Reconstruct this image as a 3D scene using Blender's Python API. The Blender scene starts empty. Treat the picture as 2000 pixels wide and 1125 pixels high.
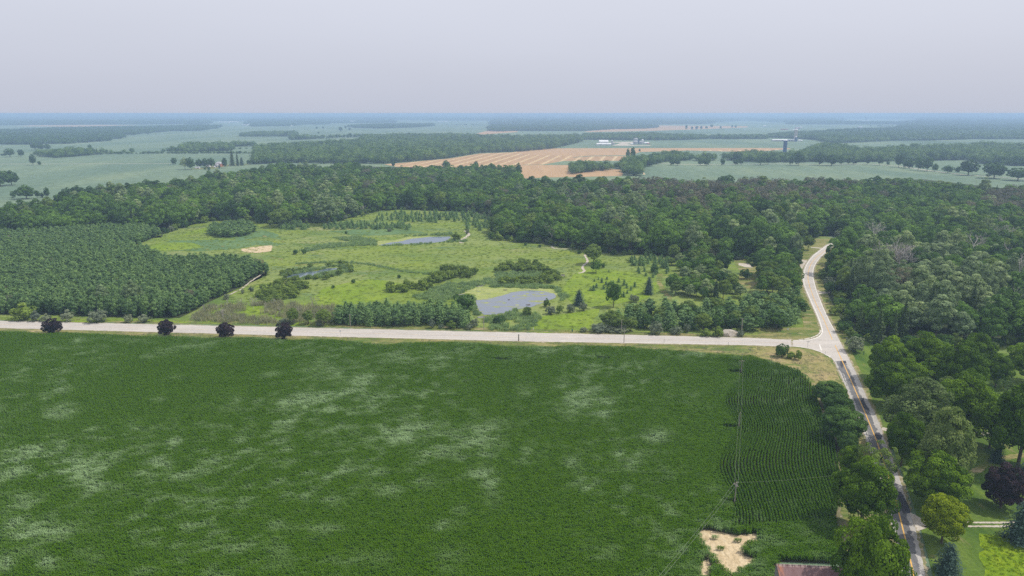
import bpy, math, random
import numpy as np
from mathutils import Vector, Matrix
from mathutils.geometry import tessellate_polygon

SC = bpy.context.scene
COL = SC.collection
R = math.radians
random.seed(7)
rng = np.random.default_rng(7)

# ------------------------------------------------------------------ camera, world, sun, exposure
CAM_H, PITCH, FPX = 110.0, R(14.35), 1333.0
cam_d = bpy.data.cameras.new('camera')
cam = bpy.data.objects.new('camera', cam_d)
COL.objects.link(cam)
cam.location = (0, 0, CAM_H)
cam.rotation_euler = (R(90) - PITCH, 0, 0)
cam_d.sensor_width = 36.0
cam_d.lens = 36.0 * FPX / 2000.0
cam_d.clip_start = 0.5
cam_d.clip_end = 300000
SC.camera = cam

SUN_EL, SUN_AZ = R(56), R(82)          # azimuth clockwise from +Y (the view direction): sun on the right
w = bpy.data.worlds.new('World')
SC.world = w
w.use_nodes = True
nt = w.node_tree
nt.nodes.clear()
out = nt.nodes.new('ShaderNodeOutputWorld')
bg = nt.nodes.new('ShaderNodeBackground')
sky = nt.nodes.new('ShaderNodeTexSky')
sky.sky_type = 'NISHITA'
sky.sun_disc = False
sky.sun_elevation = SUN_EL
sky.sun_rotation = SUN_AZ
sky.dust_density = 6.0
sky.air_density = 1.0
sky.ozone_density = 2.0
veil = nt.nodes.new('ShaderNodeMix')
veil.data_type = 'RGBA'
veil.inputs[0].default_value = 0.86
tc = nt.nodes.new('ShaderNodeTexCoord'); sp_ = nt.nodes.new('ShaderNodeSeparateXYZ'); mr = nt.nodes.new('ShaderNodeMapRange')
nt.links.new(tc.outputs['Generated'], sp_.inputs[0]); nt.links.new(sp_.outputs[2], mr.inputs[0])
mr.inputs[1].default_value = 0.0; mr.inputs[2].default_value = 0.17
vc = nt.nodes.new('ShaderNodeMix'); vc.data_type = 'RGBA'
vc.inputs[6].default_value = (6.2, 6.55, 7.75, 1); vc.inputs[7].default_value = (7.7, 7.95, 9.0, 1)
nz_ = nt.nodes.new('ShaderNodeTexNoise'); nz_.inputs['Scale'].default_value = 1.6; nz_.inputs['Detail'].default_value = 5
mpz = nt.nodes.new('ShaderNodeMapping'); mpz.inputs['Scale'].default_value = (1, 1, 5)
nt.links.new(tc.outputs['Generated'], mpz.inputs[0]); nt.links.new(mpz.outputs[0], nz_.inputs['Vector'])
mn = nt.nodes.new('ShaderNodeMapRange'); nt.links.new(nz_.outputs[0], mn.inputs[0]); mn.inputs[1].default_value = 0.3; mn.inputs[2].default_value = 0.7; mn.inputs[3].default_value = 0.975; mn.inputs[4].default_value = 1.02
mu = nt.nodes.new('ShaderNodeVectorMath'); mu.operation = 'SCALE'
nt.links.new(mr.outputs[0], vc.inputs[0]); nt.links.new(vc.outputs[2], mu.inputs[0]); nt.links.new(mn.outputs[0], mu.inputs['Scale'])
nt.links.new(mu.outputs[0], veil.inputs[7])      # high thin overcast veil, a little greyer low down
nt.links.new(sky.outputs[0], veil.inputs[6])
nt.links.new(veil.outputs[2], bg.inputs[0])
bg.inputs[1].default_value = 0.1
nt.links.new(bg.outputs[0], out.inputs[0])

sd = bpy.data.lights.new('sun', 'SUN')
sd.energy = 3.4
sd.angle = R(1.2)
sd.color = (1.0, 0.95, 0.87)
sun = bpy.data.objects.new('sun', sd)
COL.objects.link(sun)
sv = Vector((math.sin(SUN_AZ) * math.cos(SUN_EL), math.cos(SUN_AZ) * math.cos(SUN_EL), math.sin(SUN_EL)))
sun.rotation_euler = sv.to_track_quat('Z', 'Y').to_euler()
sun.location = (0, 0, 400)

SC.view_settings.view_transform = 'Standard'
SC.view_settings.look = 'None'
SC.view_settings.exposure = 0.0
SC.view_settings.gamma = 1.0
SC.view_settings.use_curve_mapping = False
SC.render.engine = 'CYCLES'
SC.cycles.use_denoising = False
SC.cycles.denoising_prefilter = 'ACCURATE'
SC.cycles.max_bounces = 4
SC.cycles.diffuse_bounces = 2
SC.cycles.glossy_bounces = 2
SC.cycles.transmission_bounces = 2
SC.cycles.transparent_max_bounces = 4
SC.cycles.volume_bounces = 1
SC.cycles.sample_clamp_indirect = 4

# ------------------------------------------------------------------ pixel (of the 2000 px photo) -> world
SP, CP = math.sin(PITCH), math.cos(PITCH)

def ray(px, py):
    u, v = px - 1000.0, 562.5 - py
    return np.array([u, FPX * CP + v * SP, -FPX * SP + v * CP])

def P(px, py, z=0.0):
    d = ray(px, py)
    t = (z - CAM_H) / d[2]
    return (d[0] * t, d[1] * t)

def proj(x, y, z=0.0):
    x, y, z = np.asarray(x, float), np.asarray(y, float), np.asarray(z, float) - CAM_H
    dep = y * CP - z * SP
    return 1000 + FPX * x / dep, 562.5 - FPX * (z * CP + y * SP) / dep, dep

# ------------------------------------------------------------------ small helpers
def tag(o, label=None, cat=None, group=None, kind=None):
    if label: o['label'] = label
    if cat: o['category'] = cat
    if group: o['group'] = group
    if kind: o['kind'] = kind
    return o

def empty(name, loc, rz=0.0, scale=(1, 1, 1)):
    o = bpy.data.objects.new(name, None)
    COL.objects.link(o)
    o.location = loc
    o.rotation_euler = (0, 0, rz)
    o.scale = scale
    o.empty_display_size = 0.1
    return o

def link(name, me, parent=None, loc=(0, 0, 0), rz=0.0, scale=(1, 1, 1)):
    o = bpy.data.objects.new(name, me)
    COL.objects.link(o)
    o.location = loc
    o.rotation_euler = (0, 0, rz)
    o.scale = scale
    if parent: o.parent = parent
    return o

class MB:
    """collects polygons, with a float 'tone' and a material index per face"""
    def __init__(s):
        s.v, s.nv = [], 0
        s.f4, s.t4, s.m4 = [], [], []
        s.f3, s.t3, s.m3 = [], [], []
    def add(s, v, f, tone=0.5, mi=0):
        v = np.asarray(v, float).reshape(-1, 3)
        f = np.asarray(f, int)
        if len(f) == 0: return s
        k = f.shape[1]
        F, T, M = (s.f4, s.t4, s.m4) if k == 4 else (s.f3, s.t3, s.m3)
        F.append(f + s.nv)
        T.append(np.broadcast_to(np.asarray(tone, float), (len(f),)).copy())
        M.append(np.full(len(f), mi))
        s.v.append(v)
        s.nv += len(v)
        return s
    def box(s, c, size, rz=0.0, tone=0.5, mi=0):
        x, y, z = [a / 2 for a in size]
        v = np.array([(i * x, j * y, k * z) for k in (-1, 1) for j in (-1, 1) for i in (-1, 1)], float)
        ca, sa = math.cos(rz), math.sin(rz)
        v = np.stack([v[:, 0] * ca - v[:, 1] * sa, v[:, 0] * sa + v[:, 1] * ca, v[:, 2]], 1) + np.array(c)
        f = [(0, 2, 3, 1), (4, 5, 7, 6), (0, 1, 5, 4), (2, 6, 7, 3), (0, 4, 6, 2), (1, 3, 7, 5)]
        return s.add(v, f, tone, mi)
    def tube(s, pts, rad, n=6, tone=0.5, mi=0, cap=True):
        pts = np.asarray(pts, float)
        rad = np.broadcast_to(np.asarray(rad, float), (len(pts),))
        rings = []
        for i in range(len(pts)):
            d = pts[min(i + 1, len(pts) - 1)] - pts[max(i - 1, 0)]
            d = d / (np.linalg.norm(d) + 1e-9)
            a = np.array([0, 0, 1.0]) if abs(d[2]) < 0.9 else np.array([1.0, 0, 0])
            u = np.cross(d, a); u /= np.linalg.norm(u)
            q = np.cross(d, u)
            th = np.linspace(0, 2 * math.pi, n, endpoint=False)
            rings.append(pts[i] + rad[i] * (np.cos(th)[:, None] * u + np.sin(th)[:, None] * q))
        f = [(i * n + j, i * n + (j + 1) % n, (i + 1) * n + (j + 1) % n, (i + 1) * n + j)
             for i in range(len(pts) - 1) for j in range(n)]
        s.add(np.concatenate(rings), f, tone, mi)
        if cap:
            c = np.concatenate([rings[-1], pts[-1:]])
            s.add(c, [(j, (j + 1) % n, n) for j in range(n)], tone, mi)
        return s
    def mesh(s, name, mats, smooth=False):
        me = bpy.data.meshes.new(name)
        V = np.concatenate(s.v) if s.v else np.zeros((0, 3))
        f4 = np.concatenate(s.f4) if s.f4 else np.zeros((0, 4), int)
        f3 = np.concatenate(s.f3) if s.f3 else np.zeros((0, 3), int)
        loops = np.concatenate([f4.ravel(), f3.ravel()]).astype(np.int32)
        tot = np.concatenate([np.full(len(f4), 4), np.full(len(f3), 3)]).astype(np.int32)
        st = np.concatenate([[0], np.cumsum(tot)[:-1]]).astype(np.int32) if len(tot) else tot
        me.vertices.add(len(V)); me.vertices.foreach_set('co', V.astype(np.float32).ravel())
        me.loops.add(len(loops)); me.loops.foreach_set('vertex_index', loops)
        me.polygons.add(len(tot))
        me.polygons.foreach_set('loop_start', st)
        me.polygons.foreach_set('loop_total', tot)
        me.polygons.foreach_set('material_index', np.concatenate(s.m4 + s.m3).astype(np.int32))
        me.polygons.foreach_set('use_smooth', np.full(len(tot), smooth))
        a = me.attributes.new('tone', 'FLOAT', 'FACE')
        a.data.foreach_set('value', np.concatenate(s.t4 + s.t3).astype(np.float32))
        for m in (mats if isinstance(mats, (list, tuple)) else [mats]): me.materials.append(m)
        me.update(calc_edges=True)
        return me
    def build(s, name, mats, parent=None, smooth=False, **k):
        return link(name, s.mesh(name, mats, smooth), parent, **k)

# ------------------------------------------------------------------ materials
class NT:
    def __init__(s, m):
        s.t = m.node_tree; s.n = s.t.nodes; s.l = s.t.links
    def new(s, t, **k):
        n = s.n.new(t)
        for a, b in k.items(): setattr(n, a, b)
        return n
    def mix(s, fac, a, b, mode='MIX'):
        n = s.new('ShaderNodeMix', data_type='RGBA', blend_type=mode)
        for i, val in ((0, fac), (6, a), (7, b)):
            if hasattr(val, 'type') and hasattr(val, 'node'): s.l.new(val, n.inputs[i])
            elif isinstance(val, (tuple, list)): n.inputs[i].default_value = tuple(val)[:3] + (1,)
            else: n.inputs[i].default_value = val
        return n.outputs[2]
    def math(s, op, a, b=0.0, clamp=False):
        n = s.new('ShaderNodeMath', operation=op, use_clamp=clamp)
        for i, val in ((0, a), (1, b)):
            if hasattr(val, 'node'): s.l.new(val, n.inputs[i])
            else: n.inputs[i].default_value = val
        return n.outputs[0]
    def ramp(s, x, lo, hi):
        n = s.new('ShaderNodeMapRange')
        s.l.new(x, n.inputs[0]); n.inputs[1].default_value = lo; n.inputs[2].default_value = hi
        n.clamp = True
        return n.outputs[0]
    def pos(s, rot=0.0, sc=(1, 1, 1)):
        g = s.new('ShaderNodeNewGeometry')
        m = s.new('ShaderNodeMapping')
        m.inputs['Rotation'].default_value = (0, 0, rot)
        m.inputs['Scale'].default_value = sc
        s.l.new(g.outputs['Position'], m.inputs[0])
        return m.outputs[0]
    def noise(s, vec, scale, detail=3.0, rough=0.55, dist=0.0):
        n = s.new('ShaderNodeTexNoise')
        s.l.new(vec, n.inputs['Vector'])
        n.inputs['Scale'].default_value = scale
        n.inputs['Detail'].default_value = detail
        n.inputs['Roughness'].default_value = rough
        n.inputs['Distortion'].default_value = dist
        return n.outputs[0]

def mat(name):
    m = bpy.data.materials.new(name)
    m.use_nodes = True
    t = NT(m)
    bs = m.node_tree.nodes['Principled BSDF']
    bs.inputs['Roughness'].default_value = 0.9
    bs.inputs['Specular IOR Level'].default_value = 0.15
    return m, t, bs

def plain(name, col, rough=0.7, metal=0.0, var=0.12, scale=1.5):
    m, t, bs = mat(name)
    n = t.noise(t.pos(), scale, 4)
    c = t.mix(t.ramp(n, 0.3, 0.7), tuple(x * (1 - var) for x in col), tuple(min(1, x * (1 + var)) for x in col))
    t.l.new(c, bs.inputs['Base Color'])
    bs.inputs['Roughness'].default_value = rough
    bs.inputs['Metallic'].default_value = metal
    return m

def ground_mat(name, cols, scales, fine=0.8, bump=0.3, stretch=None, rot=0.0, thr=None):
    """cols[0] base, then each colour laid in patches of its own noise scale; fine = small mottling scale"""
    m, t, bs = mat(name)
    p = t.pos(rot, stretch or (1, 1, 1))
    c = cols[0]
    for i, (col, sc) in enumerate(zip(cols[1:], scales)):
        lo, hi = (thr[i] if thr else (0.45, 0.6))
        off = t.new('ShaderNodeVectorMath', operation='ADD')
        t.l.new(p, off.inputs[0]); off.inputs[1].default_value = (i * 37.3 + 11, i * 91.7, i * 5.1)
        n = t.noise(off.outputs[0], sc, 5, 0.6, 0.4)
        c = t.mix(t.ramp(n, lo, hi), c, col)
    if isinstance(c, tuple):
        rgb = t.new('ShaderNodeRGB'); rgb.outputs[0].default_value = c + (1,); c = rgb.outputs[0]
    n = t.noise(t.pos(), fine, 4, 0.7)
    c2 = t.mix(1.0, c, t.mix(t.ramp(n, 0.3, 0.7), (0.72, 0.74, 0.72), (1.25, 1.25, 1.2)), 'MULTIPLY')
    t.l.new(c2, bs.inputs['Base Color'])
    if bump:
        b = t.new('ShaderNodeBump'); b.inputs['Strength'].default_value = bump; b.inputs['Distance'].default_value = 0.4
        t.l.new(n, b.inputs['Height']); t.l.new(b.outputs[0], bs.inputs['Normal'])
    return m

def leaf_mat(name, lo, hi, tint_a=None, tint_b=None, trans=0.25, pale=None, rough=0.6):
    """lo..hi: leaf colour by clump; tint_a/b: multiplied per tree"""
    m, t, bs = mat(name)
    at = t.new('ShaderNodeAttribute', attribute_name='tone')
    c = t.mix(at.outputs['Fac'], lo, hi)
    oi = t.new('ShaderNodeObjectInfo')
    c = t.mix(1.0, c, t.mix(oi.outputs['Random'], tint_a or (0.72, 0.8, 0.85), tint_b or (1.22, 1.22, 1.1)), 'MULTIPLY')
    if pale:
        ap = t.new('ShaderNodeAttribute', attribute_name='pale', attribute_type='INSTANCER')
        c = t.mix(ap.outputs['Fac'], c, pale)
    t.l.new(c, bs.inputs['Base Color'])
    bs.inputs['Roughness'].default_value = rough
    bs.inputs['Specular IOR Level'].default_value = 0.08
    if trans:
        tr = t.new('ShaderNodeBsdfTranslucent')
        t.l.new(c, tr.inputs[0])
        mx = t.new('ShaderNodeMixShader'); mx.inputs[0].default_value = trans
        t.l.new(bs.outputs[0], mx.inputs[1]); t.l.new(tr.outputs[0], mx.inputs[2])
        t.l.new(mx.outputs[0], t.n['Material Output'].inputs[0])
    return m

M = {}
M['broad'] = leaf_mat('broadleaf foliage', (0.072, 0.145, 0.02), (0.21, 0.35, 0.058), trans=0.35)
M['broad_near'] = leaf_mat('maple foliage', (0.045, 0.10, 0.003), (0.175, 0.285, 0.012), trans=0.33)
M['lime'] = leaf_mat('lime foliage', (0.13, 0.19, 0.003), (0.33, 0.40, 0.01), trans=0.35)
M['darkgreen'] = leaf_mat('dark dense foliage', (0.042, 0.09, 0.02), (0.11, 0.20, 0.042), trans=0.3)
M['silver'] = leaf_mat('silver poplar foliage', (0.13, 0.195, 0.065), (0.42, 0.50, 0.24), trans=0.35)
M['silver_shrub'] = leaf_mat('grey autumn olive foliage', (0.1, 0.13, 0.075), (0.26, 0.29, 0.19))
M['brown'] = leaf_mat('thin reddish foliage', (0.13, 0.13, 0.08), (0.26, 0.235, 0.16), trans=0.3)
M['olive'] = leaf_mat('olive foliage', (0.09, 0.14, 0.025), (0.20, 0.28, 0.06), trans=0.3)
M['purple'] = leaf_mat('purple maple foliage', (0.012, 0.008, 0.012), (0.05, 0.029, 0.038), trans=0.1)
M['pine'] = leaf_mat('pine needles', (0.095, 0.175, 0.055), (0.26, 0.38, 0.14), trans=0.33)
M['spruce'] = leaf_mat('spruce needles', (0.035, 0.062, 0.018), (0.10, 0.145, 0.045), trans=0.1)
M['blue_spruce'] = leaf_mat('blue spruce needles', (0.034, 0.066, 0.046), (0.10, 0.155, 0.115), trans=0.1)
M['reed'] = leaf_mat('reed blades', (0.2, 0.30, 0.11), (0.42, 0.53, 0.24), trans=0.5)
M['willow'] = leaf_mat('willow scrub foliage', (0.10, 0.155, 0.022), (0.26, 0.345, 0.07), trans=0.35)
M['grass_blade'] = leaf_mat('meadow grass blades', (0.25, 0.33, 0.05), (0.40, 0.46, 0.12), trans=0.5)
M['bright_blade'] = leaf_mat('bright grass blades', (0.16, 0.25, 0.003), (0.30, 0.40, 0.012), trans=0.4)
M['dry_blade'] = leaf_mat('dry scrub stalks', (0.26, 0.26, 0.14), (0.46, 0.43, 0.28), trans=0.4)
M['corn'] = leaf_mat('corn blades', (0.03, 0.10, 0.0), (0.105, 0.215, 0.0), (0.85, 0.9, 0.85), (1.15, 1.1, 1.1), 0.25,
                     pale=(0.30, 0.43, 0.19), rough=0.45)
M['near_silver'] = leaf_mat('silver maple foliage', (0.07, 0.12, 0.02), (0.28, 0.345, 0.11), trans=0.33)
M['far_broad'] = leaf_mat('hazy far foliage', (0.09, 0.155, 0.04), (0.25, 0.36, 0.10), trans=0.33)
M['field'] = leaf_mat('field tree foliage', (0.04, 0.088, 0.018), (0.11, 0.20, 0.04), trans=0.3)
M['bark'] = plain('bark', (0.11, 0.085, 0.065), 0.95)
M['deadwood'] = plain('dead grey wood', (0.42, 0.385, 0.345), 0.95)
M['pole'] = plain('weathered pole wood', (0.30, 0.26, 0.22), 0.9)
M['steel'] = plain('galvanised steel', (0.42, 0.43, 0.45), 0.5, 0.3)
M['white'] = plain('white painted metal', (0.8, 0.8, 0.79), 0.5)
M['whitewall'] = plain('white wall', (0.72, 0.71, 0.69), 0.8)
M['greyroof'] = plain('grey roofing', (0.40, 0.39, 0.40), 0.7)
M['darkglass'] = plain('dark window glass', (0.03, 0.035, 0.04), 0.1)
M['brick'] = plain('red brick', (0.38, 0.17, 0.12), 0.9, 0, 0.2)
M['bluesilo'] = plain('dark blue enamel', (0.04, 0.08, 0.20), 0.4)
M['concrete'] = plain('silo concrete', (0.42, 0.37, 0.33), 0.9)
M['redbarn'] = plain('faded red siding', (0.36, 0.12, 0.10), 0.85)
M['yellow'] = plain('yellow sign face', (0.85, 0.50, 0.0), 0.5, 0, 0.03)
M['black'] = plain('black paint', (0.02, 0.02, 0.02), 0.6)
M['signblue'] = plain('teal sign face', (0.02, 0.30, 0.42), 0.5)
M['signgreen'] = plain('green sign', (0.01, 0.12, 0.09), 0.5)
M['wire'] = plain('power wire', (0.33, 0.35, 0.30), 0.6, 0.3)
M['wood_grey'] = plain('grey barn boards', (0.24, 0.22, 0.20), 0.95)

# ------------------------------------------------------------------ leaf clouds
def quads(c, n, size, g, aspect=1.0, fold=None):
    """kite-shaped leaf clumps at c facing n"""
    N = len(c)
    n = n / (np.linalg.norm(n, axis=1, keepdims=True) + 1e-9)
    r = g.normal(size=(N, 3))
    u = np.cross(n, r); u /= np.linalg.norm(u, axis=1, keepdims=True) + 1e-9
    v = np.cross(n, u)
    s = (size * g.uniform(0.6, 1.35, N))[:, None]
    a = s * 0.5
    b = s * 0.5 * aspect
    k = g.uniform(0.55, 1.0, (N, 1))
    V = np.stack([c - a * u * k, c - b * v, c + a * u, c + b * v * k], 1).reshape(-1, 3)
    F = np.arange(N * 4).reshape(-1, 4)
    return V, F

def ico(sub=2):
    import bmesh
    bm = bmesh.new()
    bmesh.ops.create_icosphere(bm, subdivisions=sub, radius=1)
    V = np.array([v.co[:] for v in bm.verts]); F = np.array([[v.index for v in f.verts] for f in bm.faces])
    bm.free()
    return V, F
ICO2, ICO1 = ico(2), ico(1)

def crown_lobes(g, W, H, base, nl, flat=0.0, irregular=0.22, conic=0.0):
    """lobe centres spread over the shell of a W x W x H crown whose underside is at height base"""
    k = np.arange(nl) + 0.5
    phi = k * 2.399963 + g.uniform(0, 6.28)
    z = 1 - 1.75 * k / nl
    z = np.clip(z + g.normal(0, 0.08, nl), -0.85, 1)
    r = np.sqrt(np.clip(1 - z * z, 0, 1))
    rad = 0.74 + g.normal(0, irregular * 0.5, nl)
    rad = np.clip(rad, 0.4, 0.92)
    if conic: r = r * np.clip(1 - conic * (z + 0.2), 0.25, 1.2)
    d = np.stack([r * np.cos(phi), r * np.sin(phi), z], 1)
    c = d * rad[:, None] * np.array([W / 2, W / 2, H / 2]) + np.array([0, 0, base + H / 2])
    return c, d

def broad_crown(mb, g, W=12, H=10, base=2.5, nl=26, leaves=3000, size=0.75, lobe=0.30, mi=0, conic=0.0, core=0.66,
                irregular=0.22, open_=0.0):
    c, d = crown_lobes(g, W, H, base, nl, irregular=irregular, conic=conic)
    lr = (W * 0.5 * lobe) * g.uniform(0.7, 1.35, nl) * 2 * 0.62
    which = g.integers(0, nl, leaves)
    dirs = g.normal(size=(leaves, 3)); dirs /= np.linalg.norm(dirs, axis=1, keepdims=True)
    dirs += d[which] * 0.75 + np.array([0, 0, 0.25])
    dirs /= np.linalg.norm(dirs, axis=1, keepdims=True)
    rr = lr[which] * g.uniform(0.72, 1.08, leaves) ** 0.7
    p = c[which] + dirs * rr[:, None] * np.array([1, 1, 0.72])
    n = dirs + g.normal(0, 0.42, (leaves, 3)) + np.array([0, 0, 0.25])
    lt = g.uniform(0.1, 0.9, nl)
    tone = np.clip(lt[which] + g.normal(0, 0.17, leaves), 0, 1)
    V, F = quads(p, n, size, g)
    mb.add(V, F, tone, mi)
    if core:
        cv, cf = ICO2
        nz = 1 + 0.16 * np.sin(cv @ np.array([5.1, 3.3, 4.2]) + g.uniform(0, 6)) + 0.12 * np.sin(cv @ np.array([-4.0, 6.7, 2.2]) + g.uniform(0, 6))
        wv = cv * nz[:, None] * np.array([W / 2, W / 2, H / 2]) * core + np.array([0, 0, base + H / 2])
        if conic:
            zz = (wv[:, 2] - base) / H
            wv[:, :2] *= np.clip(1.25 - conic * 1.3 * zz, 0.2, 1.2)[:, None]
        mb.add(wv, cf, 0.35, mi)
    return c

def trunk_limbs(mb, g, H, r, targets, mi=0, n=7, k=8, lean=0.3):
    top = np.array([g.normal(0, lean), g.normal(0, lean), H * 0.72])
    mb.tube([(0, 0, -0.3), (0, 0, 0.25), top * np.array([.3, .3, .4]), top], [r * 1.5, r, r * 0.75, r * 0.3], n, 0.5, mi)
    if len(targets):
        for j in g.choice(len(targets), min(k, len(targets)), replace=False):
            t = targets[j]
            z0 = np.clip(t[2] * g.uniform(0.35, 0.6), 0.15 * H, 0.6 * H)
            s = np.array([top[0] * z0 / top[2], top[1] * z0 / top[2], z0])
            m_ = s * 0.5 + t * 0.5 + np.array([0, 0, -0.05 * H])
            mb.tube([s, m_, t], [r * 0.42, r * 0.26, r * 0.1], 5, 0.5, mi, cap=False)

def conifer_crown(mb, g, W=5, H=11, base=0.6, tiers=11, per=7, sprays=5, size=0.8, droop=0.15, power=0.8, mi=0, gap=0.0):
    P_, N_, T_ = [], [], []
    for i in range(tiers):
        f = (i + 0.4) / tiers
        z = base + (H - base) * f ** 0.92
        L = W / 2 * (1 - f) ** power * g.uniform(0.85, 1.12) + 0.25
        nb = max(3, int(per * (0.45 + 0.75 * (1 - f))))
        a0 = g.uniform(0, 6.28)
        for b in range(nb):
            a = a0 + b * 6.283 / nb + g.normal(0, 0.18)
            Lb = L * g.uniform(0.75, 1.15)
            tb = g.uniform(0.25, 0.75)
            ns = max(2, int(round(sprays * (0.4 + 0.8 * (1 - f)))))
            for s in range(ns):
                q = (s + 0.6) / ns
                side = g.normal(0, 0.16) * Lb * q
                x = math.cos(a) * Lb * q - math.sin(a) * side
                y = math.sin(a) * Lb * q + math.cos(a) * side
                zz = z - droop * Lb * q + 0.12 * Lb * q * q + g.normal(0, 0.08)
                P_.append((x, y, zz)); N_.append((math.cos(a) * 0.45, math.sin(a) * 0.45, 0.9))
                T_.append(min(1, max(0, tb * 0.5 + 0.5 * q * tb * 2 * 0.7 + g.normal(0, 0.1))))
    p = np.array(P_); n = np.array(N_) + g.normal(0, 0.22, (len(P_), 3))
    V, F = quads(p, n, size, g, 0.7)
    mb.add(V, F, np.array(T_), mi)
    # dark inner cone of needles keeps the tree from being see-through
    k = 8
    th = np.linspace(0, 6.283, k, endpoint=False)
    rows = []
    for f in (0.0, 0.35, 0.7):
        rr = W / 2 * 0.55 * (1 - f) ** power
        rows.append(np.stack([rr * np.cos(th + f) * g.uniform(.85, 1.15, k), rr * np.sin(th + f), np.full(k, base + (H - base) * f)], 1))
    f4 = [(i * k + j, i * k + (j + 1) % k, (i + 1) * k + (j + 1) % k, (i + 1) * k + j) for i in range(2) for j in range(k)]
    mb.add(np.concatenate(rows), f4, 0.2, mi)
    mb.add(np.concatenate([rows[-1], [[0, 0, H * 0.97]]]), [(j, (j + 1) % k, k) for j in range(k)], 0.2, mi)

def shrub_mesh(g, W=3, H=2, nl=9, leaves=420, size=0.45, mi=0, mb=None):
    mb = mb or MB()
    broad_crown(mb, g, W, H * 1.25, -H * 0.22, nl, leaves, size, 0.42, mi, core=0.62, irregular=0.3)
    return mb

def dead_tree(g, H=15, r=0.28, levels=4, spread=0.5, mb=None, mi=0):
    mb = mb or MB()
    def grow(p, d, L, rad, lev):
        mid = p + d * L * 0.5 + g.normal(0, 0.05 * L, 3)
        e = p + d * L + g.normal(0, 0.05 * L, 3)
        mb.tube([p, mid, e], [rad, rad * 0.8, rad * 0.62], 5 if lev else 6, g.uniform(0.3, 0.7), mi, cap=lev >= levels)
        if lev >= levels: return
        for _ in range(3 if lev < 2 else g.integers(2, 4)):
            nd = d + g.normal(0, spread, 3) + np.array([0, 0, 0.18])
            nd /= np.linalg.norm(nd)
            grow(p + (e - p) * g.uniform(0.6, 1.0), nd, L * g.uniform(0.55, 0.78), rad * 0.64, lev + 1)
    grow(np.array([0, 0, -0.2]), np.array([0, 0, 1.0]), H * 0.36, r, 0)
    return mb

# ------------------------------------------------------------------ kinds: (crown mesh, trunk mesh, nominal width, nominal height)
KINDS = {}
def kind(name, crown_mb, crown_mat, trunk_mb, W, H, trunk_mat='bark'):
    V = np.concatenate(crown_mb.v); r_ = np.hypot(V[:, 0], V[:, 1])
    if W > 0: W, H = 2 * np.percentile(r_, 98.5), np.percentile(V[:, 2], 99.7)
    KINDS.setdefault(name, []).append(dict(
        crown=crown_mb.mesh(name + ' crown', M[crown_mat]),
        trunk=trunk_mb.mesh(name + ' trunk', M[trunk_mat]) if trunk_mb else None, W=W, H=H))

def make_broad(name, matn, n, seed, W=13, H=12, base=3.0, nl=28, leaves=2600, size=0.85, trunkH=None, **k):
    for i in range(n):
        g = np.random.default_rng(seed + i)
        c = MB(); t = MB()
        lob = broad_crown(c, g, W * g.uniform(.95, 1.05), H, base, nl + int(g.integers(-4, 5)), leaves, size, **k)
        trunk_limbs(t, g, base + H, W * 0.028, lob)
        kind(name, c, matn, t, W, base + H)

make_broad('near_maple', 'broad_near', 3, 100, W=14, H=12.5, base=2.2, nl=62, leaves=15000, size=0.48, lobe=0.2)
make_broad('near_round', 'lime', 1, 120, W=11.5, H=12, base=1.6, nl=64, leaves=13000, size=0.42, lobe=0.19, irregular=0.1)
make_broad('near_dark', 'darkgreen', 2, 130, W=11, H=9.5, base=1.0, nl=56, leaves=12000, size=0.4, lobe=0.2, irregular=0.1)
make_broad('near_silver', 'near_silver', 2, 140, W=15, H=17, base=2.5, nl=66, leaves=13000, size=0.5, lobe=0.2, conic=0.35)
make_broad('near_open', 'olive', 1, 150, W=13, H=10, base=3.5, nl=34, leaves=3000, size=0.42, lobe=0.15, irregular=0.5, core=0)
make_broad('near_purple', 'purple', 4, 160, W=10, H=9.6, base=0.3, nl=44, leaves=9500, size=0.4, lobe=0.2, irregular=0.24)
make_broad('field', 'field', 4, 170, W=12, H=11.5, base=0.8, nl=28, leaves=2600, size=0.8, lobe=0.24)
make_broad('mid_broad', 'broad', 5, 200, W=14, H=13, base=3, nl=30, leaves=3400, size=0.85, lobe=0.26)
make_broad('mid_dark', 'darkgreen', 2, 220, W=13, H=13, base=4, nl=28, leaves=3000, size=0.85, lobe=0.26)
make_broad('mid_silver', 'silver', 2, 230, W=13, H=17, base=4, nl=34, leaves=3600, size=0.8, lobe=0.24, conic=0.3)
make_broad('mid_olive', 'olive', 2, 240, W=13, H=12, base=4, nl=28, leaves=3000, size=0.8, lobe=0.26)
make_broad('mid_brown', 'brown', 2, 250, W=14, H=10, base=7, nl=26, leaves=1900, size=0.7, lobe=0.24, irregular=0.4, core=0.45)
make_broad('shrub_green', 'willow', 3, 260, W=4, H=3.4, base=0.1, nl=12, leaves=700, size=0.45, lobe=0.34)
make_broad('shrub_silver', 'silver_shrub', 3, 270, W=4, H=3.2, base=0.05, nl=14, leaves=900, size=0.36, lobe=0.32, irregular=0.3)
make_broad('shrub_dark', 'darkgreen', 2, 280, W=4, H=3.2, base=0.1, nl=12, leaves=700, size=0.42, lobe=0.34)
for i in range(4):
    g = np.random.default_rng(300 + i); c = MB(); t = MB()
    conifer_crown(c, g, 7.8, 9.4, 0.3, 11, 12, 8, 0.9, -0.05, 0.42); t.tube([(0, 0, -.3), (0, 0, 8)], [0.2, 0.04], 6)
    kind('belt_pine', c, 'pine', t, 7.4, 9.6)
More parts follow.
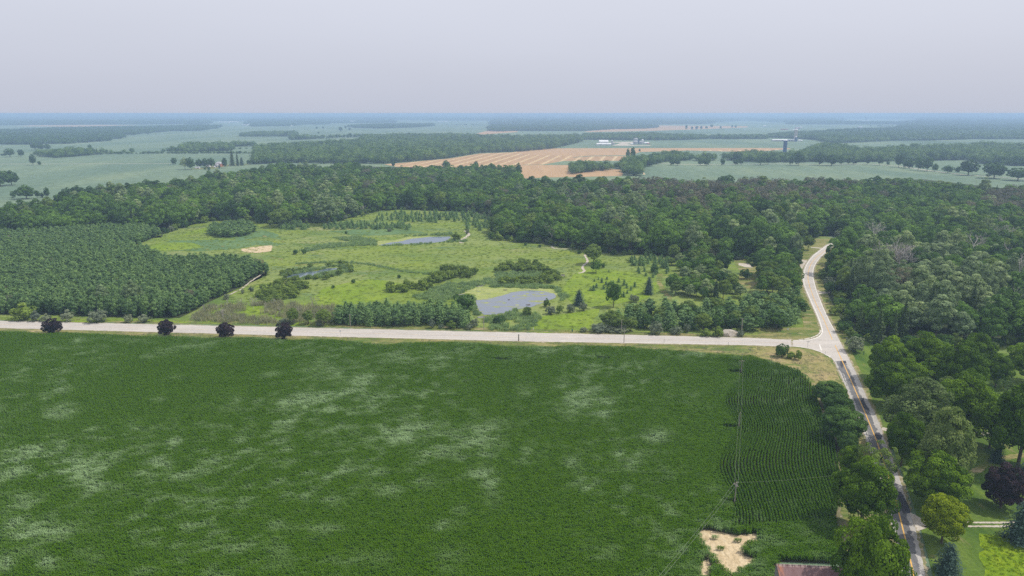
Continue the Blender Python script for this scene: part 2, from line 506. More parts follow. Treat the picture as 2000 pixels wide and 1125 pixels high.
for i in range(4):
    g = np.random.default_rng(310 + i); c = MB(); t = MB()
    broad_crown(c, g, 5.6, 8.5, 1.2, 20, 1100, 0.62, 0.26, conic=0.42, core=0.6, irregular=0.35)
    conifer_crown(c, g, 4.6, 10.2, 1.0, 8, 7, 4, 0.8, -0.25, 0.5); t.tube([(0, 0, -.3), (0, 0, 9)], [0.2, 0.04], 6)
    kind('pine', c, 'pine', t, 5.6, 10.2)
for i in range(3):
    g = np.random.default_rng(320 + i); c = MB(); t = MB()
    conifer_crown(c, g, 7, 18, 0.8, 22, 11, 8, 0.85, 0.3, 0.85); t.tube([(0, 0, -.3), (0, 0, 17)], [0.28, 0.04], 6)
    kind('spruce', c, 'spruce', t, 7, 18)
for i in range(2):
    g = np.random.default_rng(340 + i); c = MB(); t = MB()
    conifer_crown(c, g, 6.6, 8, 0.2, 24, 17, 10, 0.5, 0.1, 0.5); t.tube([(0, 0, -.3), (0, 0, 7.4)], [0.22, 0.04], 6)
    kind('near_spruce', c, 'blue_spruce', t, 6.6, 8)
for i in range(3):
    g = np.random.default_rng(350 + i); c = MB(); t = MB()
    conifer_crown(c, g, 3.2, 3.2, 0.1, 7, 9, 4, 0.6, 0.0, 0.45); t.tube([(0, 0, -.1), (0, 0, 3.4)], [0.07, 0.02], 5)
    kind('sapling', c, 'pine', t, 2.6, 3.6)
DEAD = [dead_tree(np.random.default_rng(400 + i), 16, 0.3, 5, 0.45) for i in range(3)]
DEAD_ME = [d.mesh('dead branches', M['deadwood']) for d in DEAD]

def combined(kd, vis=0):
    """crown and trunk of a kind as one mesh (for masses only)"""
    k = KINDS[kd][vis]
    me = bpy.data.meshes.new(kd + ' whole')
    import bmesh
    bm = bmesh.new()
    bm.from_mesh(k['crown'])
    nf = len(bm.faces)
    bm.from_mesh(k['trunk'])
    bm.faces.ensure_lookup_table()
    for f in bm.faces[nf:]: f.material_index = 1
    bm.to_mesh(me); bm.free()
    me.materials.append(k['crown'].materials[0]); me.materials.append(k['trunk'].materials[0])
    return me

# ------------------------------------------------------------------ geometry-nodes scatter for uncountable masses
def scatter(name, protos, pts, rz, scale, idx, extra=None, tilt=None):
    N = len(pts)
    me = bpy.data.meshes.new(name)
    me.vertices.add(N)
    me.vertices.foreach_set('co', np.asarray(pts, np.float32).ravel())
    rot = np.zeros((N, 3), np.float32); rot[:, 2] = rz
    if tilt is not None: rot[:, :2] = tilt
    a = me.attributes.new('rot', 'FLOAT_VECTOR', 'POINT'); a.data.foreach_set('vector', rot.ravel())
    sc = np.asarray(scale, np.float32)
    if sc.ndim == 1: sc = np.stack([sc, sc, sc], 1)
    a = me.attributes.new('scl', 'FLOAT_VECTOR', 'POINT'); a.data.foreach_set('vector', sc.ravel())
    a = me.attributes.new('pick', 'INT', 'POINT'); a.data.foreach_set('value', np.asarray(idx, np.int32))
    for k, val in (extra or {}).items():
        a = me.attributes.new(k, 'FLOAT', 'POINT'); a.data.foreach_set('value', np.asarray(val, np.float32))
    o = link(name, me)
    ng = bpy.data.node_groups.new(name + ' scatter', 'GeometryNodeTree')
    ng.interface.new_socket('Geometry', in_out='INPUT', socket_type='NodeSocketGeometry')
    ng.interface.new_socket('Geometry', in_out='OUTPUT', socket_type='NodeSocketGeometry')
    gi = ng.nodes.new('NodeGroupInput'); go = ng.nodes.new('NodeGroupOutput')
    inst = ng.nodes.new('GeometryNodeInstanceOnPoints')
    g2i = ng.nodes.new('GeometryNodeGeometryToInstance')
    for me2 in reversed(protos):
        src = bpy.data.objects.new(me2.name + ' source', me2)
        oi = ng.nodes.new('GeometryNodeObjectInfo')
        oi.inputs['Object'].default_value = src
        oi.inputs['As Instance'].default_value = False
        ng.links.new(oi.outputs['Geometry'], g2i.inputs[0])
    ng.links.new(gi.outputs[0], inst.inputs['Points'])
    ng.links.new(g2i.outputs[0], inst.inputs['Instance'])
    inst.inputs['Pick Instance'].default_value = True
    for nm, ty, sk in (('rot', 'FLOAT_VECTOR', 'Rotation'), ('scl', 'FLOAT_VECTOR', 'Scale'), ('pick', 'INT', 'Instance Index')):
        na = ng.nodes.new('GeometryNodeInputNamedAttribute'); na.data_type = ty
        na.inputs['Name'].default_value = nm
        ng.links.new(na.outputs[0], inst.inputs[sk])
    ng.links.new(inst.outputs[0], go.inputs[0])
    md = o.modifiers.new('scatter', 'NODES'); md.node_group = ng
    o['kind'] = 'stuff'
    return o

# ------------------------------------------------------------------ polygons
def W2(poly, ztop=16.0):
    """px outline -> world outline; a third item gives the height the pixel was read at"""
    return np.array([P(p[0], p[1], p[2] if len(p) > 2 else 0.0) for p in poly])

def inside(poly, x, y):
    poly = np.asarray(poly); n = len(poly)
    c = np.zeros(np.shape(x), bool)
    j = n - 1
    for i in range(n):
        xi, yi = poly[i]; xj, yj = poly[j]
        cond = ((yi > y) != (yj > y)) & (x < (xj - xi) * (y - yi) / (yj - yi + 1e-12) + xi)
        c ^= cond
        j = i
    return c

def fill(poly, step, g, jit=0.42):
    lo, hi = poly.min(0), poly.max(0)
    xs = np.arange(lo[0], hi[0], step); ys = np.arange(lo[1], hi[1], step * 0.87)
    X, Y = np.meshgrid(xs, ys)
    X = X + (np.arange(len(ys)) % 2)[:, None] * step / 2
    X = X + g.uniform(-jit, jit, X.shape) * step; Y = Y + g.uniform(-jit, jit, Y.shape) * step
    X, Y = X.ravel(), Y.ravel()
    k = inside(poly, X, Y)
    return X[k], Y[k]

def ragged(w, step, amp, seed=0):
    g = np.random.default_rng(seed)
    out_ = []
    n = len(w)
    for i in range(n):
        a, b = w[i], w[(i + 1) % n]
        L = np.linalg.norm(b - a)
        k = max(1, min(300, int(L / step)))
        nrm = np.array([-(b - a)[1], (b - a)[0]]) / (L + 1e-9)
        ph = g.uniform(0, 6.28, 3)
        for q in range(k):
            f = q / k; s = L * f
            d = amp * (0.6 * math.sin(s / (step * 4.1) + ph[0]) + 0.4 * math.sin(s / (step * 1.7) + ph[1])) * min(1, 4 * f, 4 * (1 - f)) + g.normal(0, amp * 0.35) * (q > 0)
            out_.append(a + (b - a) * f + nrm * d)
    return np.array(out_)

def sheet(name, w, z, m, label=None, cat=None, kind_='structure', rag=None, seed=0):
    w = np.asarray(w, float)
    if rag: w = ragged(w, rag[0], rag[1], seed)
    area = 0.5 * np.sum(w[:, 0] * np.roll(w[:, 1], -1) - np.roll(w[:, 0], -1) * w[:, 1])
    if area < 0: w = w[::-1]
    v = [Vector((p[0], p[1], 0)) for p in w]
    tris = tessellate_polygon([v])
    me = bpy.data.meshes.new(name)
    me.from_pydata([(p[0], p[1], z) for p in w], [], [t for t in tris])
    me.update()
    import bmesh
    bm = bmesh.new(); bm.from_mesh(me)
    for f in bm.faces:
        if f.normal.z < 0: f.normal_flip()
    bm.to_mesh(me); bm.free()
    me.materials.append(m)
    o = link(name, me)
    if kind_: o['kind'] = kind_
    if label: tag(o, label, cat)
    return o

def strip(name, left, right, z, m, n=120, kind_='structure', label=None, cat=None, rag=0.0, seed=0):
    """sheet between two px polylines that run the same way"""
    g = np.random.default_rng(seed)
    def res(pl):
        w_ = W2(pl); d = np.r_[0, np.cumsum(np.linalg.norm(np.diff(w_, axis=0), axis=1))]
        t = np.linspace(0, d[-1], n)
        return np.stack([np.interp(t, d, w_[:, 0]), np.interp(t, d, w_[:, 1])], 1)
    a, b = res(left), res(right)
    if rag:
        nr = (a - b) / (np.linalg.norm(a - b, axis=1, keepdims=True) + 1e-9)
        a = a + nr * (g.normal(0, rag, n) )[:, None]; b = b - nr * (g.normal(0, rag, n))[:, None]
    V = [(p[0], p[1], z) for p in a] + [(p[0], p[1], z) for p in b]
    F = [(i, n + i, n + i + 1, i + 1) for i in range(n - 1)]
    me = bpy.data.meshes.new(name); me.from_pydata(V, [], F); me.update()
    if me.polygons[0].normal.z < 0: me.flip_normals()
    me.materials.append(m)
    o = link(name, me)
    if kind_: o['kind'] = kind_
    if label: tag(o, label, cat)
    return o

def line_strip(name, pl, width, z, m, n=80, dash=None, kind_='structure', rag=0.0, label=None, cat=None, seed=0):
    g = np.random.default_rng(seed)
    w_ = W2(pl); d = np.r_[0, np.cumsum(np.linalg.norm(np.diff(w_, axis=0), axis=1))]
    t = np.linspace(0, d[-1], n)
    c = np.stack([np.interp(t, d, w_[:, 0]), np.interp(t, d, w_[:, 1])], 1)
    for _ in range(2): c[1:-1] = (c[:-2] + 2 * c[1:-1] + c[2:]) / 4
    tg = np.gradient(c, axis=0); tg /= np.linalg.norm(tg, axis=1, keepdims=True)
    nr = np.stack([-tg[:, 1], tg[:, 0]], 1)
    hw = width / 2 + g.normal(0, rag, n)
    a, b = c + nr * hw[:, None], c - nr * (width / 2 + g.normal(0, rag, n))[:, None]
    V = [(p[0], p[1], z) for p in a] + [(p[0], p[1], z) for p in b]
    F = [(i, n + i, n + i + 1, i + 1) for i in range(n - 1)]
    me = bpy.data.meshes.new(name); me.from_pydata(V, [], F); me.update()
    if me.polygons[0].normal.z < 0: me.flip_normals()
    me.materials.append(m)
    o = link(name, me)
    if kind_: o['kind'] = kind_
    if label: tag(o, label, cat)
    return o

# ------------------------------------------------------------------ trees as things
TRUNKED = True
def plant(kd, name, x, y, w, h, label, cat, group=None, var=None, rz=None):
    ks = KINDS[kd]
    k = ks[var if var is not None else random.randrange(len(ks))]
    e = empty(name, (x, y, 0), rz if rz is not None else random.uniform(0, 6.28), (w / k['W'], w / k['W'], h / k['H']))
    tag(e, label, cat, group)
    link('crown', k['crown'], e)
    if k['trunk'] is not None: link('trunk', k['trunk'], e)
    return e

def solve_blob(x0, x1, y0, y1, clear=0.1):
    """the picture box of a crown -> its ground position, width and height in metres"""
    xc, yc = (x0 + x1) / 2, (y0 + y1) / 2
    hz = 5.0
    for _ in range(12):
        gx, gy = P(xc, yc, hz)
        dep = gy * CP - (hz - CAM_H) * SP
        m = dep / FPX
        al = math.atan2(CAM_H - hz, math.hypot(gx, gy))
        wd, ih = (x1 - x0) * m, (y1 - y0) * m
        hc = math.sqrt(max(ih * ih - (wd * math.sin(al)) ** 2, (0.45 * ih) ** 2)) / math.cos(al)
        hz = hc * (0.5 + clear)
    return gx, gy, wd, hc * (1 + clear)

def blob(kd, name, x0, x1, y0, y1, label, cat='tree', group=None, var=None, clear=0.1):
    gx, gy, wd, h = solve_blob(x0, x1, y0, y1, clear)
    return plant(kd, name, gx, gy, wd, h, label, cat, group, var)

def at_base(kd, name, px, py, w, h, label, cat='tree', group=None, var=None):
    x, y = P(px, py)
    return plant(kd, name, x, y, w, h, label, cat, group, var)

# ================================================================== THE SETTING
G = {}
G['ground'] = ground_mat('far farmland', [(0.14, 0.20, 0.125), (0.17, 0.225, 0.13), (0.095, 0.15, 0.09), (0.21, 0.22, 0.14)],
                         (0.002, 0.0013, 0.0009), 0.05, 0.0, (1, 0.4, 1), thr=[(0.48, 0.52), (0.56, 0.58), (0.63, 0.65)])
G['soy'] = ground_mat('soybean field', [(0.145, 0.205, 0.13), (0.18, 0.235, 0.14), (0.115, 0.175, 0.115)], (0.012, 0.006), 0.07, 0.0, (1, 0.3, 1), thr=[(0.4, 0.62), (0.42, 0.62)])
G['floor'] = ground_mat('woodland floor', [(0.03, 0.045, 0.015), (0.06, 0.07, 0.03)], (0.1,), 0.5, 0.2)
G['meadow'] = ground_mat('meadow grass', [(0.165, 0.225, 0.032), (0.205, 0.25, 0.07), (0.11, 0.175, 0.035), (0.25, 0.255, 0.11), (0.11, 0.17, 0.06), (0.19, 0.24, 0.03)],
                         (0.016, 0.022, 0.03, 0.05, 0.04), 0.35, 0.6, (0.6, 1.3, 1), thr=[(0.42, 0.58), (0.5, 0.66), (0.56, 0.7), (0.55, 0.68), (0.55, 0.7)])
G['verge'] = ground_mat('dry verge grass', [(0.16, 0.18, 0.045), (0.28, 0.24, 0.10), (0.10, 0.15, 0.03), (0.36, 0.29, 0.16)], (0.08, 0.12, 0.16), 0.9, 0.5,
                        (0.5, 1.6, 1), thr=[(0.45, 0.6), (0.5, 0.62), (0.6, 0.68)])
G['corner'] = ground_mat('dry corner grass', [(0.24, 0.22, 0.08), (0.36, 0.28, 0.14), (0.13, 0.17, 0.035), (0.30, 0.26, 0.10)], (0.07, 0.1, 0.2), 0.9, 0.5,
                         thr=[(0.45, 0.6), (0.52, 0.62), (0.5, 0.65)])
G['lawn'] = ground_mat('mown lawn', [(0.085, 0.145, 0.018), (0.13, 0.19, 0.028), (0.055, 0.11, 0.015), (0.2, 0.2, 0.07)], (0.05, 0.09, 0.12), 1.2, 0.3,
                       (1.6, 0.5, 1), R(20), thr=[(0.45, 0.6), (0.5, 0.65), (0.62, 0.7)])
G['brightgrass'] = ground_mat('tall bright grass', [(0.15, 0.235, 0.004), (0.20, 0.28, 0.008), (0.11, 0.19, 0.005)], (0.25, 0.4), 1.6, 0.8, thr=[(0.4, 0.6), (0.5, 0.65)])
G['road'] = ground_mat('sun bleached asphalt', [(0.50, 0.455, 0.42), (0.44, 0.40, 0.37), (0.55, 0.50, 0.46)], (0.12, 0.3), 3.0, 0.1, (0.3, 1.5, 1), thr=[(0.45, 0.65), (0.5, 0.7)])
G['road2'] = ground_mat('grey asphalt', [(0.42, 0.39, 0.365), (0.36, 0.335, 0.315), (0.47, 0.44, 0.41)], (0.25, 0.5), 3.0, 0.1, (1.4, 0.3, 1), thr=[(0.45, 0.65), (0.52, 0.7)])
G['darkroad'] = ground_mat('dark asphalt overlay', [(0.165, 0.16, 0.163), (0.135, 0.132, 0.137), (0.22, 0.213, 0.21)], (0.2, 0.35), 2.5, 0.1, (1.5, 0.25, 1), thr=[(0.45, 0.6), (0.58, 0.66)])
G['patch'] = ground_mat('tar patch', [(0.055, 0.055, 0.068), (0.075, 0.075, 0.085)], (0.5,), 2.0, 0.1)
G['gravel'] = ground_mat('pale gravel', [(0.46, 0.40, 0.33), (0.54, 0.48, 0.42), (0.36, 0.30, 0.2)], (0.3, 0.5), 2.5, 0.3, thr=[(0.4, 0.6), (0.58, 0.66)])
G['shoulder'] = ground_mat('road shoulder', [(0.30, 0.25, 0.16), (0.20, 0.20, 0.07), (0.40, 0.34, 0.25)], (0.25, 0.4), 1.5, 0.4, thr=[(0.42, 0.6), (0.52, 0.62)])
G['track'] = ground_mat('dull farm track', [(0.24, 0.20, 0.13), (0.14, 0.16, 0.06), (0.32, 0.27, 0.2)], (0.25, 0.4), 1.5, 0.4, thr=[(0.42, 0.6), (0.55, 0.65)])
G['sand'] = ground_mat('bare sandy soil', [(0.52, 0.40, 0.25), (0.60, 0.48, 0.32), (0.42, 0.32, 0.19)], (0.3, 0.5), 1.5, 0.4, (2, 0.7, 1), R(-30), thr=[(0.4, 0.6), (0.52, 0.64)])
G['soil'] = ground_mat('field soil', [(0.07, 0.06, 0.035), (0.10, 0.085, 0.05)], (0.2,), 1.5, 0.3)
G['whitepaint'] = ground_mat('white road paint', [(0.74, 0.70, 0.66), (0.62, 0.58, 0.54)], (1.2,), 4.0, 0.0)
G['yellowpaint'] = ground_mat('yellow road paint', [(0.72, 0.42, 0.10), (0.62, 0.38, 0.14)], (1.2,), 4.0, 0.0)
G['paleyellow'] = ground_mat('worn yellow road paint', [(0.62, 0.46, 0.27), (0.52, 0.43, 0.33)], (0.3,), 4.0, 0.0)
G['kerb'] = ground_mat('pale concrete kerb', [(0.66, 0.61, 0.55), (0.5, 0.45, 0.4)], (0.8,), 3.0, 0.2)

def stubble(name, ang, wl, base, hi, fac, sharp, wob=2.0):
    m, t, bs = mat(name)
    p = t.pos(-ang)
    wv = t.new('ShaderNodeTexWave', wave_type='BANDS', bands_direction='X')
    t.l.new(p, wv.inputs[0])
    wv.inputs['Scale'].default_value = 2 * math.pi / (20 * wl)
    wv.inputs['Distortion'].default_value = 0.0
    n = t.noise(t.pos(-ang, (1, 0.1, 1)), 0.06, 4)
    fine = t.noise(t.pos(-ang, (1, 0.12, 1)), 0.35, 3)
    k = t.ramp(wv.outputs['Fac'], sharp, 1.0)
    k = t.math('MULTIPLY', k, t.ramp(fine, 0.35, 0.55))
    c = t.mix(t.ramp(n, 0.3, 0.7), tuple(a * 0.88 for a in base), tuple(a * 1.08 for a in base))
    c = t.mix(t.math('MULTIPLY', k, fac), c, hi)
    c = t.mix(t.math('MULTIPLY', t.ramp(t.noise(t.pos(-ang, (1, 0.05, 1)), 0.2, 2), 0.4, 0.7), 0.25), c, tuple(a * 0.75 for a in base))
    t.l.new(c, bs.inputs['Base Color'])
    return m
a0, a1 = np.array(P(1058, 318)), np.array(P(1090, 303))
ANG = math.atan2(a1[1] - a0[1], a1[0] - a0[0]) - math.pi / 2
G['stubble_rows'] = stubble('combined wheat stubble', ANG, 30.0, (0.42, 0.27, 0.14), (0.66, 0.51, 0.28), 0.95, 0.72)
G['stubble'] = stubble('wheat stubble', R(88), 9.0, (0.44, 0.28, 0.145), (0.52, 0.37, 0.2), 0.6, 0.5)

# base ground out to the horizon
S = 90000.0
sheet('ground', [(-S, -2000), (S, -2000), (S, S), (-S, S)], 0.0, G['ground'])

# ---- far and middle fields
def field(px, m, z, label=None, rag=None, name='field', seed=0):
    return sheet(name, W2(px), z, m, rag=rag, seed=seed)
field([(-400, 303), (200, 299), (500, 298), (620, 330), (420, 400), (-300, 470)], G['soy'], 0.03)
field([(1245, 350), (1257, 326), (1300, 316), (1500, 320), (1700, 320), (1800, 330), (1925, 344), (2200, 372), (2300, 420), (1100, 360)], G['soy'], 0.03)
field([(1108, 290), (1135, 278), (1160, 273), (1500, 271), (1600, 276), (1620, 292), (1500, 289), (1112, 289.5)], G['soy'], 0.05)
field([(1260, 312), (1300, 316), (1500, 320), (1700, 320), (1800, 328), (1925, 342), (2150, 365), (2150, 318), (1890, 311), (1740, 311), (1500, 310)], G['soy'], 0.02)
field([(500, 297), (-300, 300), (-300, 262), (250, 258), (480, 250), (850, 240), (1000, 240), (1000, 250), (800, 262), (560, 275)], G['soy'], 0.02)
T2 = [(690, 320.5), (750, 321), (787, 318), (830, 314), (875, 310), (937, 300), (1000, 297.5), (1040, 292), (1060, 290.2), (1112, 289.5), (1325, 289.2),
      (1540, 289.2), (1545, 291), (1465, 297), (1345, 294), (1250, 297), (1225, 306), (1212, 314), (1100, 314.5), (1060, 321.5), (1020, 322), (1000, 345), (850, 340)]
sheet('stubble_field', W2(T2[1:]), 0.06, G['stubble_rows'])
sheet('stubble_field', W2([(1000, 322.6), (1060, 322.2), (1120, 322.5), (1160, 324), (1190, 329), (1212, 331.5), (1218, 337), (1215, 343.5), (1180, 344.5),
                           (1075, 346.5), (1020, 348.5), (980, 349)]), 0.08, G['stubble'])
sheet('stubble_field', W2([(1060, 290.3), (1112, 289.6), (1330, 289.3), (1540, 289.3), (1520, 291.5), (1345, 293.5), (1245, 297), (1215, 304.5), (1140, 304), (1050, 303), (1010, 299)]), 0.10, G['stubble'])
sheet('stubble_field', W2([(1140, 257), (1190, 252.5), (1275, 250), (1283, 245), (1460, 246.5), (1460, 249), (1350, 253), (1275, 255.5), (1150, 258)]), 0.06, G['stubble'])
sheet('stubble_field', W2([(938, 263), (1010, 258), (1012, 255), (985, 251.5), (965, 252), (930, 261)]), 0.06, G['stubble'])
sheet('stubble_field', W2([(30, 246.5), (150, 247.5), (270, 244.4), (200, 243.8), (60, 245)]), 0.06, G['stubble'])
sheet('grass_track', W2([(1119, 307.2), (1145, 304.8), (1170, 304), (1230, 303.2), (1228, 304.6), (1160, 305.2), (1135, 306.5), (1122, 308)]), 0.14, G['soy'])
line_strip('farm_lane', [(0, 320.3), (120, 320.3), (335, 319.5)], 5, 0.08, G['gravel'], rag=0.6)
line_strip('farm_lane', [(1020, 322), (1115, 322)], 6, 0.12, G['soy'], rag=0.6)
line_strip('farm_lane', [(1280, 318.5), (1340, 321.5), (1500, 320.2), (1600, 321), (1700, 320.2), (1760, 325), (1820, 334), (1880, 341), (1960, 347), (2100, 358)], 5.5, 0.10, G['gravel'], rag=0.8)
sheet('farm_yard', W2([(1195, 284), (1215, 279), (1180, 277.5), (1240, 277), (1240, 279), (1222, 281), (1240, 283.5), (1275, 283.5), (1270, 284.5), (1215, 284.6)]), 0.12, G['gravel'], rag=(15, 2))
sheet('farm_yard', W2([(365, 330.5), (400, 327), (420, 323), (440, 322), (470, 321), (500, 319), (480, 322), (440, 325), (410, 331)]), 0.10, G['verge'])
sheet('bare_soil_patch', W2([(1255, 331), (1260, 331), (1256, 335), (1261, 341), (1256, 341), (1252, 336)]), 0.12, G['sand'])

# ---- woodland floors, meadow
sheet('meadow', W2([(-700, 624), (0, 624.5), (600, 638), (1000, 648), (1500, 662.5), (1560, 661), (1592, 654), (1600, 646), (1588, 600), (1570, 560), (1566, 530),
                    (1575, 508), (1610, 482), (1632, 466), (1500, 440), (1000, 395), (600, 390), (300, 400), (-700, 440)]), 0.03, G['meadow'])
sheet('forest_floor', W2([(-700, 470), (-700, 390), (0, 425), (250, 372), (500, 330), (700, 325), (1000, 330), (1019, 362), (1300, 358), (1640, 355), (1800, 350),
                          (2000, 372), (2600, 372), (2900, 700), (2000, 720), (1860, 700), (1700, 690), (1668, 672), (1630, 612), (1612, 570), (1602, 530), (1612, 505), (1645, 480),
                          (1640, 462), (1568, 462), (1540, 505), (1480, 500), (1340, 505), (1200, 492), (1100, 483), (1000, 470), (966, 462), (960, 432), (900, 413), (787, 409), (737, 412),
                          (695, 422), (655, 433), (612, 436), (525, 437), (500, 430), (410, 430), (350, 446), (318, 458)]), 0.06, G['floor'])
PLANT = [(-400, 606), (60, 615), (200, 619), (350, 621), (385, 605), (400, 594), (462, 565), (520, 531), (521, 510, 10), (500, 499, 10), (487, 494, 10), (425, 492, 10),
         (330, 492, 10), (262, 489), (225, 489), (262, 480), (300, 465), (318, 458), (314, 438, 12), (290, 430, 12), (200, 428, 12), (100, 436, 12), (-300, 448, 12)]
sheet('plantation_floor', W2(PLANT), 0.08, G['floor'])
# yard clearings between the trees right of the road
sheet('clearing', W2([(1430, 500), (1500, 512), (1490, 540), (1470, 566), (1430, 560), (1445, 530)]), 0.09, G['verge'], rag=(4, 1))
sheet('clearing', W2([(1364, 466), (1395, 466), (1400, 496), (1350, 500)]), 0.09, G['verge'], rag=(4, 1))
sheet('lawn', W2([(1592, 486), (1620, 473), (1632, 468), (1560, 466), (1545, 500), (1560, 510)]), 0.10, G['verge'], rag=(4, .6))
sheet('lawn', W2([(1648, 660), (1662, 700), (1690, 760), (1722, 820), (1760, 920), (1795, 1020), (1822, 1125), (1860, 1260), (2400, 1260), (2400, 640), (1950, 660),
                  (1860, 690), (1700, 665)]), 0.09, G['lawn'])
sheet('tall_grass', W2([(1912, 1042), (1960, 1046), (2400, 1075), (2400, 1260), (1935, 1260), (1918, 1100)]), 0.13, G['brightgrass'], rag=(1.6, .9))
sheet('clearing', W2([(1915, 690), (2100, 690), (2100, 660), (1960, 676)]), 0.13, G['meadow'], rag=(3, .6))
sheet('sandy_spot', W2([(1912, 908), (1930, 897), (1955, 896), (1925, 912), (1905, 922)]), 0.13, G['verge'], rag=(1.5, .3))
line_strip('mown_track', [(1900, 925), (1920, 910), (1960, 896), (2050, 880)], 2.4, 0.135, G['verge'], rag=.2)

# ---- the verge both sides of the roads
sheet('verge', W2([(-700, 612), (0, 624.5), (600, 637.5), (1000, 647.5), (1500, 662), (1550, 661.5), (1580, 656), (1593, 650), (1596, 641), (1588, 612), (1573, 575), (1564, 550), (1566, 520),
                   (1556, 520), (1552, 560), (1562, 590), (1572, 625), (1565, 645), (1530, 655), (1400, 654), (1000, 641), (600, 631.5), (0, 619), (-700, 606)]), 0.10, G['verge'], rag=(3, .5))
sheet('verge', W2([(-700, 626), (0, 642), (600, 655), (1000, 667), (1500, 676), (1560, 680), (1600, 692), (1622, 702), (1634, 722), (1655, 770), (1690, 865), (1700, 900), (1745, 1040),
                   (1770, 1180), (1650, 1180), (1632, 1000), (1622, 860), (1590, 760), (1555, 722), (1500, 712), (1380, 695), (1000, 682), (760, 678), (600, 668), (0, 655), (-700, 640)]), 0.10, G['verge'], rag=(3, .4))
sheet('grass_corner', W2([(1462, 678), (1500, 677), (1555, 680), (1590, 687), (1618, 701), (1632, 722), (1652, 768), (1660, 790), (1625, 765), (1598, 752), (1575, 732), (1530, 712), (1480, 700)]), 0.12, G['corner'], rag=(2, .3))
sheet('verge', W2([(1636, 650), (1656, 697), (1675, 735), (1692, 775), (1717, 825), (1728, 860), (1740, 862), (1712, 800), (1693, 752), (1668, 697), (1650, 655), (1640, 628), (1622, 590), (1612, 560),
                   (1606, 530), (1614, 508), (1606, 500), (1592, 515), (1589, 542), (1596, 570), (1610, 605)]), 0.12, G['verge'], rag=(2, .3))

sheet('verge', W2([(1480, 640), (1570, 640), (1560, 580), (1554, 530), (1560, 508), (1590, 486), (1640, 468), (1646, 482), (1615, 512), (1604, 535), (1612, 566), (1640, 620), (1675, 690), (1700, 740), (1660, 780), (1630, 740), (1610, 705), (1560, 690), (1480, 685)]), 0.085, G['verge'])
# ---- roads
def push(pl, other, dist):
    a, b = W2(pl), W2(other); out_ = []
    for q in a:
        j = np.argmin(((b - q) ** 2).sum(1)); d = q - b[j]; d = d / (np.linalg.norm(d) + 1e-9)
        out_.append(q + d * dist)
    u_, v_, _ = proj(np.array(out_)[:, 0], np.array(out_)[:, 1])
    return list(zip(u_, v_))
Lroad = [(-700, 610.5), (0, 627.2), (500, 638.5), (1000, 649.8), (1250, 655), (1450, 660), (1550, 664.3)]
Rroad = [(-700, 624.5), (0, 641), (500, 654), (1000, 666.5), (1250, 671), (1450, 674.3), (1550, 677.5)]
strip('county_road', Lroad, Rroad, 0.14, G['road'], 200, rag=0.12)
EL = [(1627, 473), (1612, 480), (1600, 489), (1588, 498), (1580, 507), (1573, 517), (1569, 528), (1567, 545), (1569, 558), (1575, 573), (1586, 598), (1593, 613), (1599, 629),
      (1604, 643), (1604.5, 650)]
ER = [(1641, 474), (1634, 477), (1625, 483), (1610, 496), (1602, 504), (1595, 513), (1590, 524), (1588.5, 534), (1589, 543), (1592, 556), (1596, 570), (1610, 605), (1620, 626), (1631, 648)]
strip('side_road', EL, ER, 0.15, G['road'], 160)
JL = [(1604.5, 650), (1603.5, 653), (1600, 656.5), (1593, 660), (1583, 662.8), (1567, 664.6), (1549, 665.0), (1549, 677.3), (1567, 679), (1587, 682.8), (1604, 688.5), (1614, 694), (1624, 700), (1630, 708)]
JR = [(1631, 648), (1656, 697), (1660, 705), (1652, 706)]
sheet('junction', W2(JL + JR[::-1]), 0.155, G['road'])
SL = [(1630, 706), (1636, 722), (1643, 736), (1650, 752), (1662, 782), (1672, 803), (1687, 845), (1694, 866), (1716, 930), (1738, 1010), (1748, 1055), (1765, 1130), (1795, 1260)]
SR = [(1659, 704), (1675, 735), (1692, 775), (1717, 826), (1727, 858), (1744, 902), (1760, 945), (1776, 998), (1790, 1042), (1799, 1082), (1808, 1130), (1832, 1260)]
strip('side_road', SL, SR, 0.16, G['road2'], 160, rag=0.1)
DL = [(1632, 706), (1639, 722), (1647, 737), (1656, 756), (1668, 785), (1678, 808), (1690, 840), (1699, 866), (1718, 922), (1741, 1005), (1751, 1055), (1768, 1130), (1798, 1260)]
DR = [(1651, 705), (1655, 718), (1664, 734), (1674, 757), (1686, 783), (1699, 806), (1708, 828), (1716, 850), (1733, 898), (1752, 950), (1768, 1003), (1781, 1045), (1792, 1090), (1799, 1130), (1824, 1260)]
strip('dark_asphalt', DL, DR, 0.168, G['darkroad'], 160, rag=0.28, seed=3)
for k, pl in enumerate(([(1681, 782), (1687, 776), (1688, 785), (1697, 798), (1699, 803), (1690, 800), (1683, 792)],
                        [(1708, 847), (1717, 845), (1723, 852), (1722, 861), (1710, 858)],
                        [(1641, 706), (1651, 705.5), (1653, 709), (1648, 712), (1645, 720), (1640, 712)],
                        [(1752, 960), (1760, 962), (1775, 990), (1778, 1003), (1765, 1004), (1754, 990)])):
    sheet('tar_patch', W2(pl), 0.174, G['patch'], rag=(0.8, .15), seed=k)
line_strip('road_scar', [(1646, 728), (1664, 776), (1684, 822), (1700, 862)], 0.35, 0.174, G['road2'], rag=0.15, seed=5)
line_strip('road_scar', [(1776, 1020), (1788, 1062), (1800, 1125)], 0.3, 0.174, G['road2'], rag=0.12, seed=6)
strip('road_shoulder', push(SL, SR, .7), push(SR, SL, 1.0), 0.145, G['shoulder'], 160, rag=.3, seed=11)
strip('road_shoulder', push(EL, ER, 1.2), push(ER, EL, 1.8), 0.142, G['shoulder'], 160, rag=.3, seed=12)
jw = W2(JL[4:] + JR[::-1]); jc = jw.mean(0)
sheet('road_shoulder', jc + (jw - jc) * 1.07, 0.144, G['shoulder'], rag=(2, .2))
